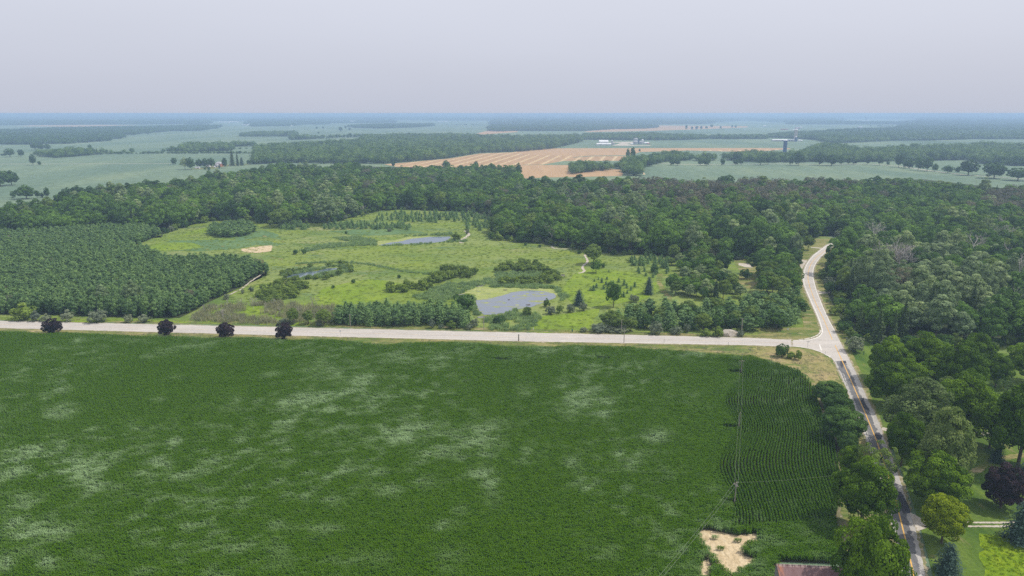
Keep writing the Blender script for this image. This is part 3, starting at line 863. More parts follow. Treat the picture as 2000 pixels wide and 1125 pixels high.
G['tyre'] = ground_mat('tyre darkened lane', [(0.43, 0.395, 0.37), (0.48, 0.44, 0.41)], (0.3,), 3.0, 0.0, (0.2, 1.5, 1))
def between(f, A_, B_): return [(a[0] + (b[0] - a[0]) * f, a[1] + (b[1] - a[1]) * f) for a, b in zip(A_, B_)]
for f_ in (.22, .38, .62, .8): line_strip('tyre_track', between(f_, Lroad, Rroad), .7, 0.146, G['tyre'], 200, rag=.12, seed=int(f_ * 100))
line_strip('gravel_edge', between(1.02, Lroad, Rroad), 1.2, 0.137, G['shoulder'], 260, rag=.4, seed=3)
line_strip('gravel_edge', between(-.02, Lroad, Rroad), 1.2, 0.137, G['shoulder'], 260, rag=.4, seed=4)
# markings
line_strip('yellow_centre_line', [(1620, 485), (1610, 491.5), (1600, 498), (1592, 505.5), (1585, 514), (1581, 522), (1578, 535), (1578, 547), (1582, 562), (1592, 590), (1610, 627), (1625.5, 664)], 0.32, 0.165, G['yellowpaint'])
line_strip('yellow_centre_line', [(1631, 675), (1650, 717), (1670, 762), (1690, 808), (1710.5, 857.5), (1730, 915), (1746, 965), (1769, 1057), (1785, 1125), (1812, 1260)], 0.34, 0.180, G['yellowpaint'])
line_strip('yellow_centre_line', [(-700, 617.5), (0, 634.4), (500, 646.5), (1000, 658.4), (1250, 663.3), (1450, 667.5), (1598, 672.5)], 0.20, 0.165, G['paleyellow'], 140, rag=0.03)
line_strip('white_edge_line', [(1629, 475), (1614, 481), (1602, 489.5), (1590, 498.8), (1582, 507.5), (1575.5, 517.5), (1571.5, 528), (1569.5, 545), (1571.5, 558), (1577.5, 573), (1588.5, 598), (1595.5, 613), (1601.5, 629),
                               (1605.8, 643), (1606.2, 649), (1604, 654), (1598, 659.2), (1588, 663), (1572, 665.3), (1550, 665.6)], 0.55, 0.166, G['whitepaint'], 160)
line_strip('white_edge_line', [(1639, 475.5), (1623, 484), (1608.5, 496.5), (1600.5, 504.5), (1593.6, 513.5), (1588.6, 524), (1587.2, 534), (1587.8, 543), (1590.8, 556), (1594.8, 570), (1608.8, 605), (1618.5, 626), (1630.5, 647.5)], 0.4, 0.166, G['whitepaint'], 160)
line_strip('white_edge_line', [(1550, 676.3), (1500, 674.5), (1350, 671.3), (1250, 669.6)], 0.3, 0.166, G['whitepaint'])
line_strip('stop_line', [(1600.3, 673.3), (1604.5, 685)], 0.6, 0.166, G['whitepaint'], 12)
line_strip('white_edge_line', [(1552, 677.0), (1570, 679), (1588, 682.8), (1603, 687.8), (1612, 692.5), (1622, 698.5)], 0.5, 0.166, G['whitepaint'], 40, rag=0.1)
# pale kerb round the corner of the junction
kb = W2([(1602.5, 645.5), (1602, 650), (1598.5, 654.4), (1592.5, 657.6), (1583.5, 660.8), (1572, 663), (1560, 664)])
mb = MB()
t_ = np.linspace(0, 1, 40); d_ = np.r_[0, np.cumsum(np.linalg.norm(np.diff(kb, axis=0), axis=1))]
kp = np.stack([np.interp(t_ * d_[-1], d_, kb[:, 0]), np.interp(t_ * d_[-1], d_, kb[:, 1])], 1)
for i in range(39):
    c = (kp[i] + kp[i + 1]) / 2; dd = kp[i + 1] - kp[i]
    if i % 7 == 6: continue
    mb.box((c[0], c[1], 0.2), (np.linalg.norm(dd) + 0.02, 0.75, 0.2), math.atan2(dd[1], dd[0]))
o = mb.build('kerb', G['kerb']); o['kind'] = 'structure'
# drives
sheet('driveway', W2([(1566, 527), (1571, 518), (1577, 509), (1566, 507.5), (1551, 506.2), (1551, 508.6), (1562, 510.5), (1566, 515), (1562, 519)]), 0.145, G['gravel'])
sheet('driveway', W2([(1607, 484.5), (1601, 483.8), (1584, 482.8), (1584, 484), (1598, 485.4), (1605, 486.5)]), 0.145, G['gravel'])
sheet('driveway', W2([(1595.5, 567), (1604, 569.8), (1622, 570.5), (1622, 573.5), (1610, 573.5), (1601, 575), (1598, 576)]), 0.145, G['gravel'], rag=(1.5, .2))
sheet('driveway', W2([(1442, 514), (1470, 516), (1470, 523), (1455, 522), (1442, 518)]), 0.145, G['gravel'], rag=(2, .3))
sheet('driveway', W2([(1776, 1002), (1787, 1006), (1809, 1018), (1812, 1028), (1809, 1032), (1791, 1038), (1784, 1022)]), 0.150, G['gravel'], rag=(1, .15))
line_strip('driveway', [(1805, 1022.0), (1890, 1021.3), (1966, 1021.6), (2100, 1022)], 0.8, 0.150, G['gravel'], rag=.08)
line_strip('driveway', [(1805, 1030.0), (1890, 1028.8), (1966, 1028.6), (2100, 1029)], 0.8, 0.150, G['gravel'], rag=.08)
line_strip('driveway', [(1722, 838), (1740, 842), (1745, 845)], 3.0, 0.150, G['gravel'], 12, rag=.2)
line_strip('driveway', [(1915, 846.5), (1942, 846.5), (2030, 845)], 0.8, 0.150, G['gravel'], rag=.08)
line_strip('driveway', [(1915, 850), (1942, 850), (2030, 848.5)], 0.8, 0.150, G['gravel'], rag=.08)
# footpaths in the meadow
line_strip('footpath', [(908, 451), (913, 454), (916.5, 458.5), (911, 463), (903, 468), (897, 471.5), (900, 474), (903, 475)], 3.0, 0.14, G['gravel'], 40, rag=.3)
line_strip('footpath', [(1145, 495), (1142, 500), (1147, 506), (1147.5, 512), (1143, 516), (1137.5, 520.5), (1138, 525), (1142, 529), (1139, 532), (1129, 533.5)], 1.7, 0.14, G['gravel'], 50, rag=.25)
line_strip('footpath', [(1077, 481), (1079, 484), (1086, 486), (1135, 487)], 1.6, 0.14, G['gravel'], 30, rag=.25)
line_strip('footpath', [(520, 530), (500, 543), (485, 554), (470, 566), (455, 572), (438, 583)], 1.2, 0.14, G['gravel'], 30, rag=.2)
line_strip('footpath', [(575, 519.5), (600, 516.5), (640, 513.6), (670, 513), (735, 517), (745, 519)], 1.6, 0.14, G['verge'], 50, rag=.3)
line_strip('footpath', [(1290, 535), (1287, 550), (1293, 565), (1305, 578), (1310, 590)], 3.2, 0.14, G['verge'], 40, rag=.5)
sheet('sand_patch', W2([(471, 486.5), (490, 483.5), (512, 480.5), (530.5, 479.5), (532, 484), (530, 490.5), (515, 493), (499, 494.2), (480, 493), (472, 490)]), 0.14, G['sand'], rag=(2, .5))
for k, (a, b, c) in enumerate([(535, 503.5, 8), (548, 505.5, 6), (517, 461.5, 5), (552, 472, 3), (435, 481, 4), (405, 487, 4)]):
    sheet('sand_patch', W2([(a - c, b), (a, b - 1.3), (a + c, b + .2), (a + c * .5, b + 1.5), (a - c * .4, b + 1.2)]), 0.14, G['verge'], rag=(2, .5), seed=k)
# the flat faded patches of sedge in the meadow
G['sedge'] = ground_mat('blue green sedge', [(0.10, 0.175, 0.07), (0.13, 0.21, 0.08), (0.085, 0.15, 0.05)], (0.03, 0.05), 0.4, 0.5, thr=[(0.45, 0.6), (0.5, 0.65)])
G['bright'] = ground_mat('bright meadow grass', [(0.165, 0.245, 0.018), (0.20, 0.27, 0.03), (0.14, 0.20, 0.03)], (0.04, 0.06), 0.4, 0.5, thr=[(0.45, 0.6), (0.5, 0.65)])
for k, (pl, mm) in enumerate([
    ([(330, 470), (420, 468), (520, 470), (560, 476), (540, 480), (500, 478), (460, 486), (400, 490), (300, 490), (255, 488)], 'sedge'),
    ([(400, 455), (470, 470), (520, 462), (560, 470), (520, 450)], 'sedge'),
    ([(290, 480), (320, 473), (380, 476), (400, 483), (350, 489), (290, 490)], 'bright'),
    ([(335, 462), (380, 450), (410, 440), (405, 455), (360, 460)], 'bright'),
    ([(640, 452), (700, 448), (800, 449), (830, 455), (760, 459), (690, 460)], 'sedge'),
    ([(610, 595), (640, 560), (720, 545), (800, 555), (780, 575), (720, 590), (650, 600)], 'bright'),
    ([(440, 592), (520, 598), (620, 592), (640, 606), (560, 622), (450, 622), (395, 616)], 'bright'),
    ([(1000, 640), (1060, 618), (1130, 610), (1180, 600), (1160, 630), (1130, 652), (1050, 650)], 'bright'),
    ([(1100, 560), (1130, 530), (1180, 525), (1280, 540), (1300, 560), (1250, 590), (1170, 600), (1120, 600)], 'bright'),
    ([(0, 619), (60, 620), (350, 627), (640, 633), (660, 637), (0, 624)], 'bright')]):
    sheet('meadow_patch', W2(pl), 0.05 + 0.006 * k, G[mm], rag=(6, 2.5), seed=20 + k)

# ---- ponds
def water(name, rough, alg=None, shift=0.0, dark=(0.035, 0.045, 0.055)):
    m, t, bs = mat(name)
    bs.inputs['Base Color'].default_value = dark + (1,)
    bs.inputs['Roughness'].default_value = rough
    bs.inputs['Specular IOR Level'].default_value = 0.5
    b = t.new('ShaderNodeBump'); b.inputs['Strength'].default_value = 0.15; b.inputs['Distance'].default_value = 0.05
    t.l.new(t.noise(t.pos(0, (1, 2, 1)), 0.8, 3), b.inputs['Height']); t.l.new(b.outputs[0], bs.inputs['Normal'])
    if alg:
        n = t.noise(t.pos(0, (0.6, 1.5, 1)), 0.11, 6, 0.65, 0.8)
        f = t.ramp(n, *alg)
        a = t.new('ShaderNodeBsdfDiffuse'); a.inputs[0].default_value = (0.27, 0.29, 0.10, 1)
        mx = t.new('ShaderNodeMixShader')
        t.l.new(f, mx.inputs[0]); t.l.new(bs.outputs[0], mx.inputs[1]); t.l.new(a.outputs[0], mx.inputs[2])
        t.l.new(mx.outputs[0], t.n['Material Output'].inputs[0])
    return m
G['water'] = water('pond water', 0.12, (0.55, 0.64), dark=(0.17, 0.19, 0.225))
G['water2'] = water('clear pond water', 0.08, None, dark=(0.09, 0.12, 0.16))
G['algae'] = ground_mat('floating algae', [(0.27, 0.31, 0.09), (0.33, 0.35, 0.13), (0.19, 0.22, 0.13)], (0.12, 0.2), 0.6, 0.1, (0.5, 1.4, 1), thr=[(0.42, 0.6), (0.56, 0.66)])
G['mudmat'] = ground_mat('wet mud', [(0.16, 0.16, 0.14), (0.24, 0.24, 0.23)], (0.3,), 0.8, 0.2)
sheet('pond', W2([(929, 583), (935, 575), (950, 571), (960, 568.5), (980, 568), (1005, 566.8), (1040, 566.2), (1060, 568), (1082, 572.5), (1088, 577), (1083, 583), (1068, 588), (1055, 594),
                  (1035, 601), (1010, 604), (990, 611), (965, 615.5), (945, 615), (935, 606), (931, 595)]), 0.12, G['water'], rag=(2, .4))
sheet('pond_algae', W2([(898, 575), (915, 566), (935, 560), (952, 560.5), (965, 563.5), (1000, 562.5), (1050, 562.8), (1075, 565), (1086, 568), (1091, 576), (1088, 580), (1082, 573.5),
                        (1060, 569), (1040, 567.8), (1015, 569), (998, 572), (978, 578.5), (960, 582.5), (946, 585), (932, 586.5), (926, 583), (930, 577), (915, 573)]), 0.13, G['algae'], rag=(2, .5), seed=4)
for k, (x, y, c) in enumerate([(1003, 579, 3), (1025, 577, 5), (1030, 574, 4), (1048, 588.5, 4), (1010, 596, 5), (970, 600, 7), (985, 592, 5), (1058, 573, 5), (950, 592, 5)]):
    sheet('pond_algae', W2([(x - c, y), (x - c * .3, y - 1), (x + c, y - .3), (x + c * .6, y + .9), (x - c * .2, y + 1.1)]), 0.134, G['algae'], rag=(1.5, .5), seed=30 + k)
sheet('pond', W2([(722, 472), (745, 471), (765, 471), (787, 467), (805, 465), (825, 463.6), (850, 462.4), (880, 461.6), (881, 464.5), (866, 472), (840, 475), (800, 476.5), (762, 479), (737, 479.5), (728, 476)]),
      0.12, G['water2'], rag=(3, .6), seed=2)
sheet('pond_algae', W2([(721, 472), (745, 470.6), (765, 470.6), (785, 466.6), (797, 463.4), (830, 462), (852, 461.6), (825, 464.3), (805, 466.3), (786, 471), (762, 474), (745, 478), (737, 480), (728, 477)]), 0.13, G['algae'], rag=(3, .6), seed=9)
sheet('pond', W2([(557, 541.5), (568, 537), (590, 532.5), (620, 529.5), (640, 524.2), (664, 523.2), (662, 526), (640, 530), (622, 534.5), (612, 539), (590, 541.5), (565, 543.5)]), 0.12, G['water2'], rag=(2, .4), seed=3)
sheet('mud_patch', W2([(905, 573), (895, 575.5), (890, 578), (900, 577), (915, 572)]), 0.125, G['mudmat'], rag=(2, .3))
sheet('mud_patch', W2([(930, 619.5), (945, 617), (960, 619.5), (955, 622), (935, 621.5)]), 0.125, G['mudmat'], rag=(2, .4))
sheet('mud_patch', W2([(928, 559), (935, 555.5), (948, 555), (946, 558), (934, 561)]), 0.125, G['mudmat'], rag=(2, .4))

# ================================================================== CORN
CORN = [(-420, 634, 2.2), (0, 645.5, 2.2), (50, 647, 2.2), (82, 650.5, 2.2), (130, 647.5, 2.2), (175, 650.5, 2.2), (282, 655, 2.2), (350, 656, 2.2), (412, 659.5, 2.2), (450, 658, 2.2), (500, 657.5, 2.2), (540, 661, 2.2),
        (575, 662.5, 2.2), (650, 661.5, 2.2), (700, 666, 2.2), (737, 671, 2.2), (762, 672.5, 2.2), (787, 667.5, 2.2), (875, 666, 2.2), (950, 670, 2.2), (1000, 675, 2.2), (1075, 675.5, 2.2),
        (1125, 673, 2.2), (1225, 675.5, 2.2), (1275, 680, 2.2), (1330, 683.5, 2.2), (1387, 689, 2.2), (1440, 693, 2.2), (1470, 693.5, 2.2), (1490, 699, 2.2), (1510, 705, 2.2), (1535, 712, 2.2), (1560, 721, 2.2),
        (1577, 734, 2.2), (1591, 754, 2.2), (1596, 775), (1606, 825), (1630, 868), (1637, 900), (1638, 930), (1634, 985), (1630, 1020), (1634, 1057), (1641, 1092), (1642, 1101), (1516, 1098), (1508, 1190),
        (1500, 1260), (-420, 1260)]
cw = W2(CORN)
sheet('corn_ground', cw, 0.11, G['soil'])
BARE = W2([(1364, 1041), (1376, 1035), (1405, 1039), (1440, 1047), (1482, 1044), (1484, 1051, 2), (1456, 1057, 2), (1456, 1067, 1.5), (1450, 1077, 1), (1452, 1082), (1452, 1086), (1480, 1092), (1466, 1101, 2), (1446, 1107, 2), (1432, 1120, 2),
           (1420, 1112, 2), (1408, 1106, 2), (1392, 1093), (1376, 1080), (1370, 1066), (1364, 1052)])
BARE2 = W2([(1366, 1100), (1384, 1092), (1392, 1110), (1386, 1140), (1366, 1130)])
SPOTS = [W2([(1405, 986), (1418, 984), (1436, 988), (1434, 992), (1415, 990.5)]), W2([(1412, 731), (1425, 728), (1447, 730), (1448, 736), (1425, 735)]), W2([(1392, 842), (1415, 836), (1442, 838), (1444, 845), (1415, 843)]),  # bare strips and gaps; dark soil beside poles draws their cast shadows
         W2([(1150, 702), (1170, 703), (1195, 705.5), (1190, 708.5), (1165, 706)]), W2([(955, 706.5), (975, 705), (998, 707), (1000, 710), (970, 709.5)])]
sheet('bare_soil_patch', BARE, 0.12, G['sand'], rag=(1.5, .3))
sheet('bare_soil_patch', BARE2, 0.12, G['sand'], rag=(1.5, .3))
sheet('bare_soil_patch', SPOTS[0], 0.12, G['sand']); sheet('bare_soil_patch', SPOTS[3], 0.12, G['sand'])
strip('field_track', [(1598, 775), (1608, 825), (1631, 868), (1639, 930), (1632, 1000), (1631, 1022), (1636, 1070)], [(1603, 776), (1614, 822), (1637, 860), (1646, 930), (1642, 1000), (1652, 1020), (1658, 1070)], 0.125, G['track'], 80, rag=.2)

g = np.random.default_rng(50)
def corn_chunk(seed, n=8, L=1.7, sp=1.0):
    g = np.random.default_rng(seed); mb = MB()
    for i in range(n):
        x = (i + 0.5) / n * L - L / 2 + g.normal(0, .03); y = g.normal(0, 0.05)
        h = g.uniform(1.9, 2.35); a0 = g.uniform(0, 3.14)
        lt = g.uniform(0.3, 0.72)
        mb.add([(x - .02, y, 0), (x + .02, y, 0), (x + .01, y, h), (x - .01, y, h)], [(0, 1, 2, 3)], 0.5)
        for j in range(8):
            z = h * (0.28 + 0.7 * j / 8); a = a0 + (j % 2) * 3.14 + g.normal(0, .45)
            Lf = sp * g.uniform(.6, .85) * (1 - 0.25 * abs(j - 4) / 4); ca, sa = math.cos(a), math.sin(a); wd = 0.07
            p = [(0, 0), (Lf * .38, .26), (Lf * .78, .20), (Lf, -.05)]
            vs = []
            for k, (r_, dz) in enumerate(p):
                ww = (wd * .6, wd, wd * .8, .01)[k]
                vs += [(x + ca * r_ - sa * ww, y + sa * r_ + ca * ww, z + dz), (x + ca * r_ + sa * ww, y + sa * r_ - ca * ww, z + dz)]
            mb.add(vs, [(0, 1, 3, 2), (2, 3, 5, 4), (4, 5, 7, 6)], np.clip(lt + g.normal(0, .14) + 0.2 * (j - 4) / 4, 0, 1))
    return mb.mesh('corn row', M['corn'])
corn_protos = [corn_chunk(60 + i) for i in range(6)] + [corn_chunk(80 + i, 12, 1.7, 0.54) for i in range(4)]
# rows: level rows over most of the field, rows that run away from the camera and weave round the poles on the right
lo, hi = cw.min(0), cw.max(0)
Ls, Rs = 1.7, 0.76
rd = np.array(P(1000, 660)) - np.array(P(0, 635)); th0 = math.atan2(rd[1], rd[0])
ca, sa = math.cos(th0), math.sin(th0)
U, V_ = np.meshgrid(np.arange(-380, 330, Ls), np.arange(40, 400, Rs))
U = U + (np.arange(U.shape[0]) * 0.61 % 1)[:, None] * Ls
A = np.stack([U.ravel() * ca - V_.ravel() * sa, U.ravel() * sa + V_.ravel() * ca, np.full(U.size, th0)], 1)
bx, by = P(1432, 733); bx2, by2 = P(1412, 990)
def border(y): return np.interp(y, [by2 - 40, by2, by], [bx2 - 6, bx2, bx])
def wob(y, s):   # weave, fading with distance s from the border row
    return 2.6 * np.sin((y - by) / (by - by2) * 2 * math.pi * 2.05 + 2.2) * np.exp(-np.maximum(s, 0) / 22)
B = []
for s in np.arange(0, 75, .97):
    y = np.arange(by2 - 12 + s * 0.12, by + 16 - s * 0.28, Ls * 0.98) + g.uniform(0, 1)
    x = border(y) + s + wob(y, s)
    x2 = border(y + .5) + s + wob(y + .5, s)
    B.append(np.stack([x, y, np.arctan2(0.5, x2 - x)], 1))
B = np.concatenate(B)
inB = (A[:, 0] > border(A[:, 1]) + wob(A[:, 1], 0)) & (A[:, 1] > by2 - 12 + 0.12 * (A[:, 0] - border(A[:, 1]))) & (A[:, 1] < by + 16 - 0.28 * (A[:, 0] - border(A[:, 1])))
isB = np.r_[np.zeros((~inB).sum(), bool), np.ones(len(B), bool)]
C = np.concatenate([A[~inB], B])
keep = inside(cw, C[:, 0], C[:, 1])
u_, v_, dep = proj(C[:, 0], C[:, 1], 2.0)
keep &= (u_ > -330) & (v_ < 1215) & (dep > 0)
bare = inside(BARE, C[:, 0], C[:, 1]) | inside(BARE2, C[:, 0], C[:, 1])
spot = np.zeros(len(C), bool)
for s_ in SPOTS: spot |= inside(s_, C[:, 0], C[:, 1])
keep &= ~(spot | (bare & (g.uniform(size=len(C)) > 0.035)))
C, bare, isB = C[keep], bare[keep], isB[keep]
u_, v_, dep = proj(C[:, 0], C[:, 1], 2.0)
PATCHES = [(620, 715, 25, 7, .7), (650, 728, 20, 10, .6), (700, 745, 34, 14, .9), (600, 779, 60, 9, 1), (580, 793, 28, 8, .9), (655, 772, 40, 9, .7), (570, 820, 22, 7, .6), (640, 800, 25, 5, .6), (740, 780, 25, 16, .5),
           (120, 803, 28, 12, .8), (120, 760, 18, 6, .6), (92, 774, 14, 5, .5), (180, 840, 22, 6, .3), (260, 833, 20, 8, .4), (340, 860, 14, 8, .7), (60, 880, 45, 10, .6), (25, 900, 25, 8, .6), (150, 900, 22, 12, .8),
           (170, 925, 28, 14, .9), (120, 920, 20, 8, .6), (310, 905, 25, 9, .8), (330, 915, 10, 10, .7), (365, 925, 28, 6, .6), (260, 925, 22, 6, .5), (40, 915, 20, 8, .6), (45, 978, 30, 12, .9), (20, 1020, 30, 10, .7),
           (75, 1040, 45, 16, .9), (45, 1045, 30, 10, .7), (95, 1100, 20, 10, .7), (10, 1100, 15, 12, .6), (180, 950, 20, 8, .5), (240, 950, 20, 6, .4), (810, 845, 50, 18, .7), (800, 835, 60, 8, .6), (860, 880, 30, 10, .6),
           (930, 855, 45, 22, .9), (950, 870, 30, 18, .8), (900, 890, 30, 8, .5), (935, 925, 28, 8, .8), (960, 945, 20, 10, .6), (870, 1025, 25, 7, 1), (850, 1028, 15, 4, .7), (900, 1000, 15, 12, .3), (1150, 785, 40, 14, 1),
           (1140, 770, 35, 10, .6), (1180, 805, 20, 7, .9), (1130, 795, 30, 8, .7), (1110, 765, 14, 8, .3), (1285, 850, 28, 12, .6), (1270, 855, 14, 10, .5), (1355, 770, 9, 4, .5), (1208, 884, 12, 5, .6), (1245, 886, 18, 7, .6),
           (1230, 900, 25, 12, .3), (1130, 942, 14, 5, .7), (1150, 952, 16, 5, .5), (1112, 900, 15, 10, .5), (1250, 720, 10, 5, .4), (1260, 745, 10, 3, .4), (1100, 682, 22, 7, .5), (1090, 755, 14, 8, .4), (1025, 762, 20, 12, .3),
           (1030, 880, 12, 15, .3), (1020, 900, 20, 8, .35), (490, 835, 22, 9, .3), (490, 880, 18, 8, .3), (560, 900, 15, 6, .3), (680, 920, 25, 10, .5), (720, 925, 20, 12, .4), (640, 930, 14, 6, .4), (680, 965, 22, 8, .4),
           (635, 978, 14, 5, .4), (590, 970, 25, 5, .25), (640, 1030, 30, 10, .3), (360, 1025, 14, 6, .4), (410, 670, 20, 4, .5), (370, 676, 35, 5, .4), (330, 685, 25, 5, .4), (60, 690, 14, 4, .4), (100, 680, 14, 5, .4), (150, 665, 14, 3, .5),
           (290, 695, 14, 4, .3), (345, 738, 16, 4, .3), (530, 732, 22, 6, .35), (465, 780, 14, 6, .35), (310, 780, 14, 5, .3), (780, 700, 30, 5, .3), (770, 690, 30, 4, .3), (900, 690, 20, 10, .35), (820, 770, 20, 8, .25), (860, 700, 30, 12, .3),
           (1040, 690, 60, 10, .3), (830, 940, 30, 10, .3), (760, 960, 25, 10, .3), (700, 1090, 50, 12, .3), (880, 1090, 30, 20, .3), (960, 975, 20, 20, .3), (1170, 1090, 30, 10, .2), (1350, 690, 20, 4, .6), (1370, 693, 14, 3, .6)]
pale = np.zeros(len(C))
for (px, py, rx, ry, st) in PATCHES:
    pale = np.maximum(pale, st * np.exp(-(((u_ - px) / (rx * 1.0)) ** 2 + ((v_ - py - (u_ - px) * -0.12) / (ry * 1.15)) ** 2)))
def vnoise(x, y, s, seed):
    gg = np.random.default_rng(seed); T = gg.uniform(size=(64, 64))
    X, Y = x / s, y / s; i, j = np.floor(X).astype(int), np.floor(Y).astype(int); fx, fy = X - i, Y - j
    fx, fy = fx * fx * (3 - 2 * fx), fy * fy * (3 - 2 * fy)
    q = lambda a, b: T[a % 64, b % 64]
    return (q(i, j) * (1 - fx) + q(i + 1, j) * fx) * (1 - fy) + (q(i, j + 1) * (1 - fx) + q(i + 1, j + 1) * fx) * fy
rx_, ry_ = C[:, 0] * .9 + C[:, 1] * .43, -C[:, 0] * .43 + C[:, 1] * .9
streak = vnoise(rx_, ry_ * 1.1, 4.2, 1) * 0.5 + vnoise(rx_ * .7, ry_ * 1.3, 1.9, 2) * 0.5
big = vnoise(C[:, 0], C[:, 1], 40, 3)
pale = np.clip(pale * (0.25 + 1.5 * np.clip((streak - 0.3) * 2.2, 0, 1)) + 0.62 * np.clip((streak - 0.48) * 2.6, 0, 1) * np.clip((big - .35) * 2, 0, 1), 0, 1)
pale = np.clip(pale * 1.22 + g.normal(0, .04, len(C)), 0, 1)
hs = np.where(bare, 0.6, 1.0) * (0.93 + 0.14 * vnoise(C[:, 0], C[:, 1], 9, 5)) * g.uniform(.94, 1.06, len(C))
zj = np.full(len(C), 0.1)
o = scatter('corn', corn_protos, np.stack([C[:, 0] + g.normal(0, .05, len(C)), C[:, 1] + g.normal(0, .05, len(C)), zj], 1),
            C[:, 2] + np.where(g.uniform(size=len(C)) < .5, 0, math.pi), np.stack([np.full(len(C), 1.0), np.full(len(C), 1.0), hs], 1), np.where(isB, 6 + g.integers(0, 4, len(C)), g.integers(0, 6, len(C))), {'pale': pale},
            np.stack([0.5 * pale * g.uniform(.3, 1, len(C)), 0 * pale], 1) * np.where(g.uniform(size=len(C)) < .5, 1, -1)[:, None])
tag(o, 'tall green corn in rows with paler wind blown patches', 'corn')
print('corn chunks', len(C))
# ================================================================== WOODS
g = np.random.default_rng(77)
T18 = 15.0
WOOD_A = [(-500, 448, 9), (-200, 446, 9), (0, 444, 9), (100, 440, 9), (200, 432, 9), (290, 434, 9), (318, 456), (350, 446), (410, 431), (500, 430), (525, 438), (560, 437), (612, 436), (655, 433), (695, 422), (737, 412), (787, 409),
          (887, 412), (960, 418), (972, 432), (966, 452), (968, 468), (1000, 471), (1085, 476), (1100, 484), (1140, 487), (1200, 497), (1240, 498), (1310, 500), (1350, 506), (1420, 506), (1440, 503), (1475, 515), (1500, 520),
          (1530, 510), (1545, 500), (1550, 486), (1562, 466), (1600, 462), (1632, 458), (1640, 458), (1640, 353, T18), (1620, 350, T18), (1537, 356, T18), (1500, 354, T18), (1400, 357, T18), (1312, 355, T18), (1175, 354, T18), (1075, 354, T18), (1022, 356, T18), (1010, 330, T18), (985, 330, T18),
          (960, 328, T18), (875, 328, T18), (800, 330, T18), (750, 330, T18), (700, 325, T18), (675, 323, T18), (640, 326, T18), (550, 323, T18), (520, 327, T18), (500, 331, T18), (485, 331, T18), (450, 338, T18), (400, 347, T18),
          (325, 357, T18), (250, 363, T18), (187, 370, T18), (125, 391, T18), (100, 396, T18), (37, 404, T18), (0, 421, T18), (-500, 421, T18)]
WOOD_R = [(1700, 672), (1668, 652), (1650, 612), (1634, 575), (1626, 540), (1636, 512), (1656, 492), (1660, 476), (1640.2, 460), (1640, 353, T18), (1655, 352, T18), (1750, 352, T18), (1800, 358, T18), (1830, 357, T18), (1870, 360, T18), (1905, 373, T18),
          (1940, 370, T18), (2000, 365, T18), (2400, 365, T18), (2600, 500), (2300, 700), (2060, 690), (1960, 668), (1925, 686), (1860, 676), (1780, 676)]
WOOD_E = [(1440, 566), (1420, 540), (1400, 520), (1380, 512), (1310, 506), (1310, 520), (1330, 545), (1312, 560), (1310, 575), (1340, 585), (1400, 588), (1450, 585)]
wa, wr = W2(WOOD_A), W2(WOOD_R)
x1, y1 = fill(wa, 11.0, g); x2, y2 = fill(wr, 11.0, g)
X = np.r_[x1, x2]; Y = np.r_[y1, y2]; which = np.r_[np.zeros(len(x1), int), np.ones(len(x2), int)]
U_, V2, D_ = proj(X, Y, 13.0)
ok = (U_ > -160) & (U_ < 2160)
CLEAR = [W2([(1364, 470), (1395, 470), (1398, 492), (1352, 492)]), W2([(1440, 505), (1475, 510), (1478, 524), (1440, 524)]), W2([(1596, 484), (1620, 474), (1632, 466), (1575, 466), (1560, 480)])]
for c in CLEAR: ok &= ~inside(c, X, Y)
X, Y, which, U_, V2, D_ = [a[ok] for a in (X, Y, which, U_, V2, D_)]
N = len(X)
def gs(px, py, rx, ry): return np.exp(-(((U_ - px) / rx) ** 2 + ((V2 - py) / ry) ** 2))
pn = vnoise(X, Y, 45, 11)
prob = {
    'mid_broad': np.full(N, 1.0),
    'mid_dark': 0.2 + 0.4 * (pn > .6),
    'mid_silver': 0.05 + 9 * gs(1830, 560, 95, 50) * (which == 1) + 0.8 * gs(1900, 640, 50, 25) + 1.0 * gs(640, 385, 60, 20) + 0.6 * gs(460, 375, 40, 18) + .7 * gs(1200, 400, 60, 20),
    'mid_olive': 0.18 + 0.3 * (pn < .35),
    'mid_brown': 0.01 + 2.6 * gs(1370, 380, 190, 22) + 2.0 * gs(1530, 362, 60, 14) + 2.5 * gs(1970, 395, 50, 16) + 0.5 * gs(820, 360, 40, 12) + .4 * gs(1930, 540, 30, 10),
    'spruce': 0.03 + 6 * gs(1730, 620, 90, 35) * (which == 1) + 7 * gs(1900, 670, 60, 45) * (which == 1) + 6 * gs(1990, 640, 40, 60) * (which == 1) + 1.5 * gs(1640, 560, 30, 25) + 3 * gs(1840, 640, 60, 22) + .35 * gs(1550, 345, 60, 10) + .35 * gs(1750, 345, 90, 10),
    'dead': 0.006 + 1.2 * gs(1740, 520, 36, 12) + 1.0 * gs(1705, 478, 14, 12) + 1.0 * gs(1960, 520, 60, 60) * .35 + 1.0 * gs(1885, 510, 18, 12),
}
kinds_ = list(prob)
Pm = np.stack([prob[k] for k in kinds_], 1); Pm /= Pm.sum(1, keepdims=True)
cum = Pm.cumsum(1); rr_ = g.uniform(size=(N, 1)); pick = (rr_ > cum).sum(1)
sw = g.uniform(0.72, 1.22, N) * (0.9 + 0.25 * vnoise(X, Y, 60, 12)); shh = sw * g.uniform(0.85, 1.18, N) * (0.88 + 0.3 * vnoise(X, Y, 50, 13))
rot = g.uniform(0, 6.28, N)
order = np.argsort(D_ + 400 * ((U_ < -20) | (U_ > 2020)))
NEAR = set(order[:470].tolist())
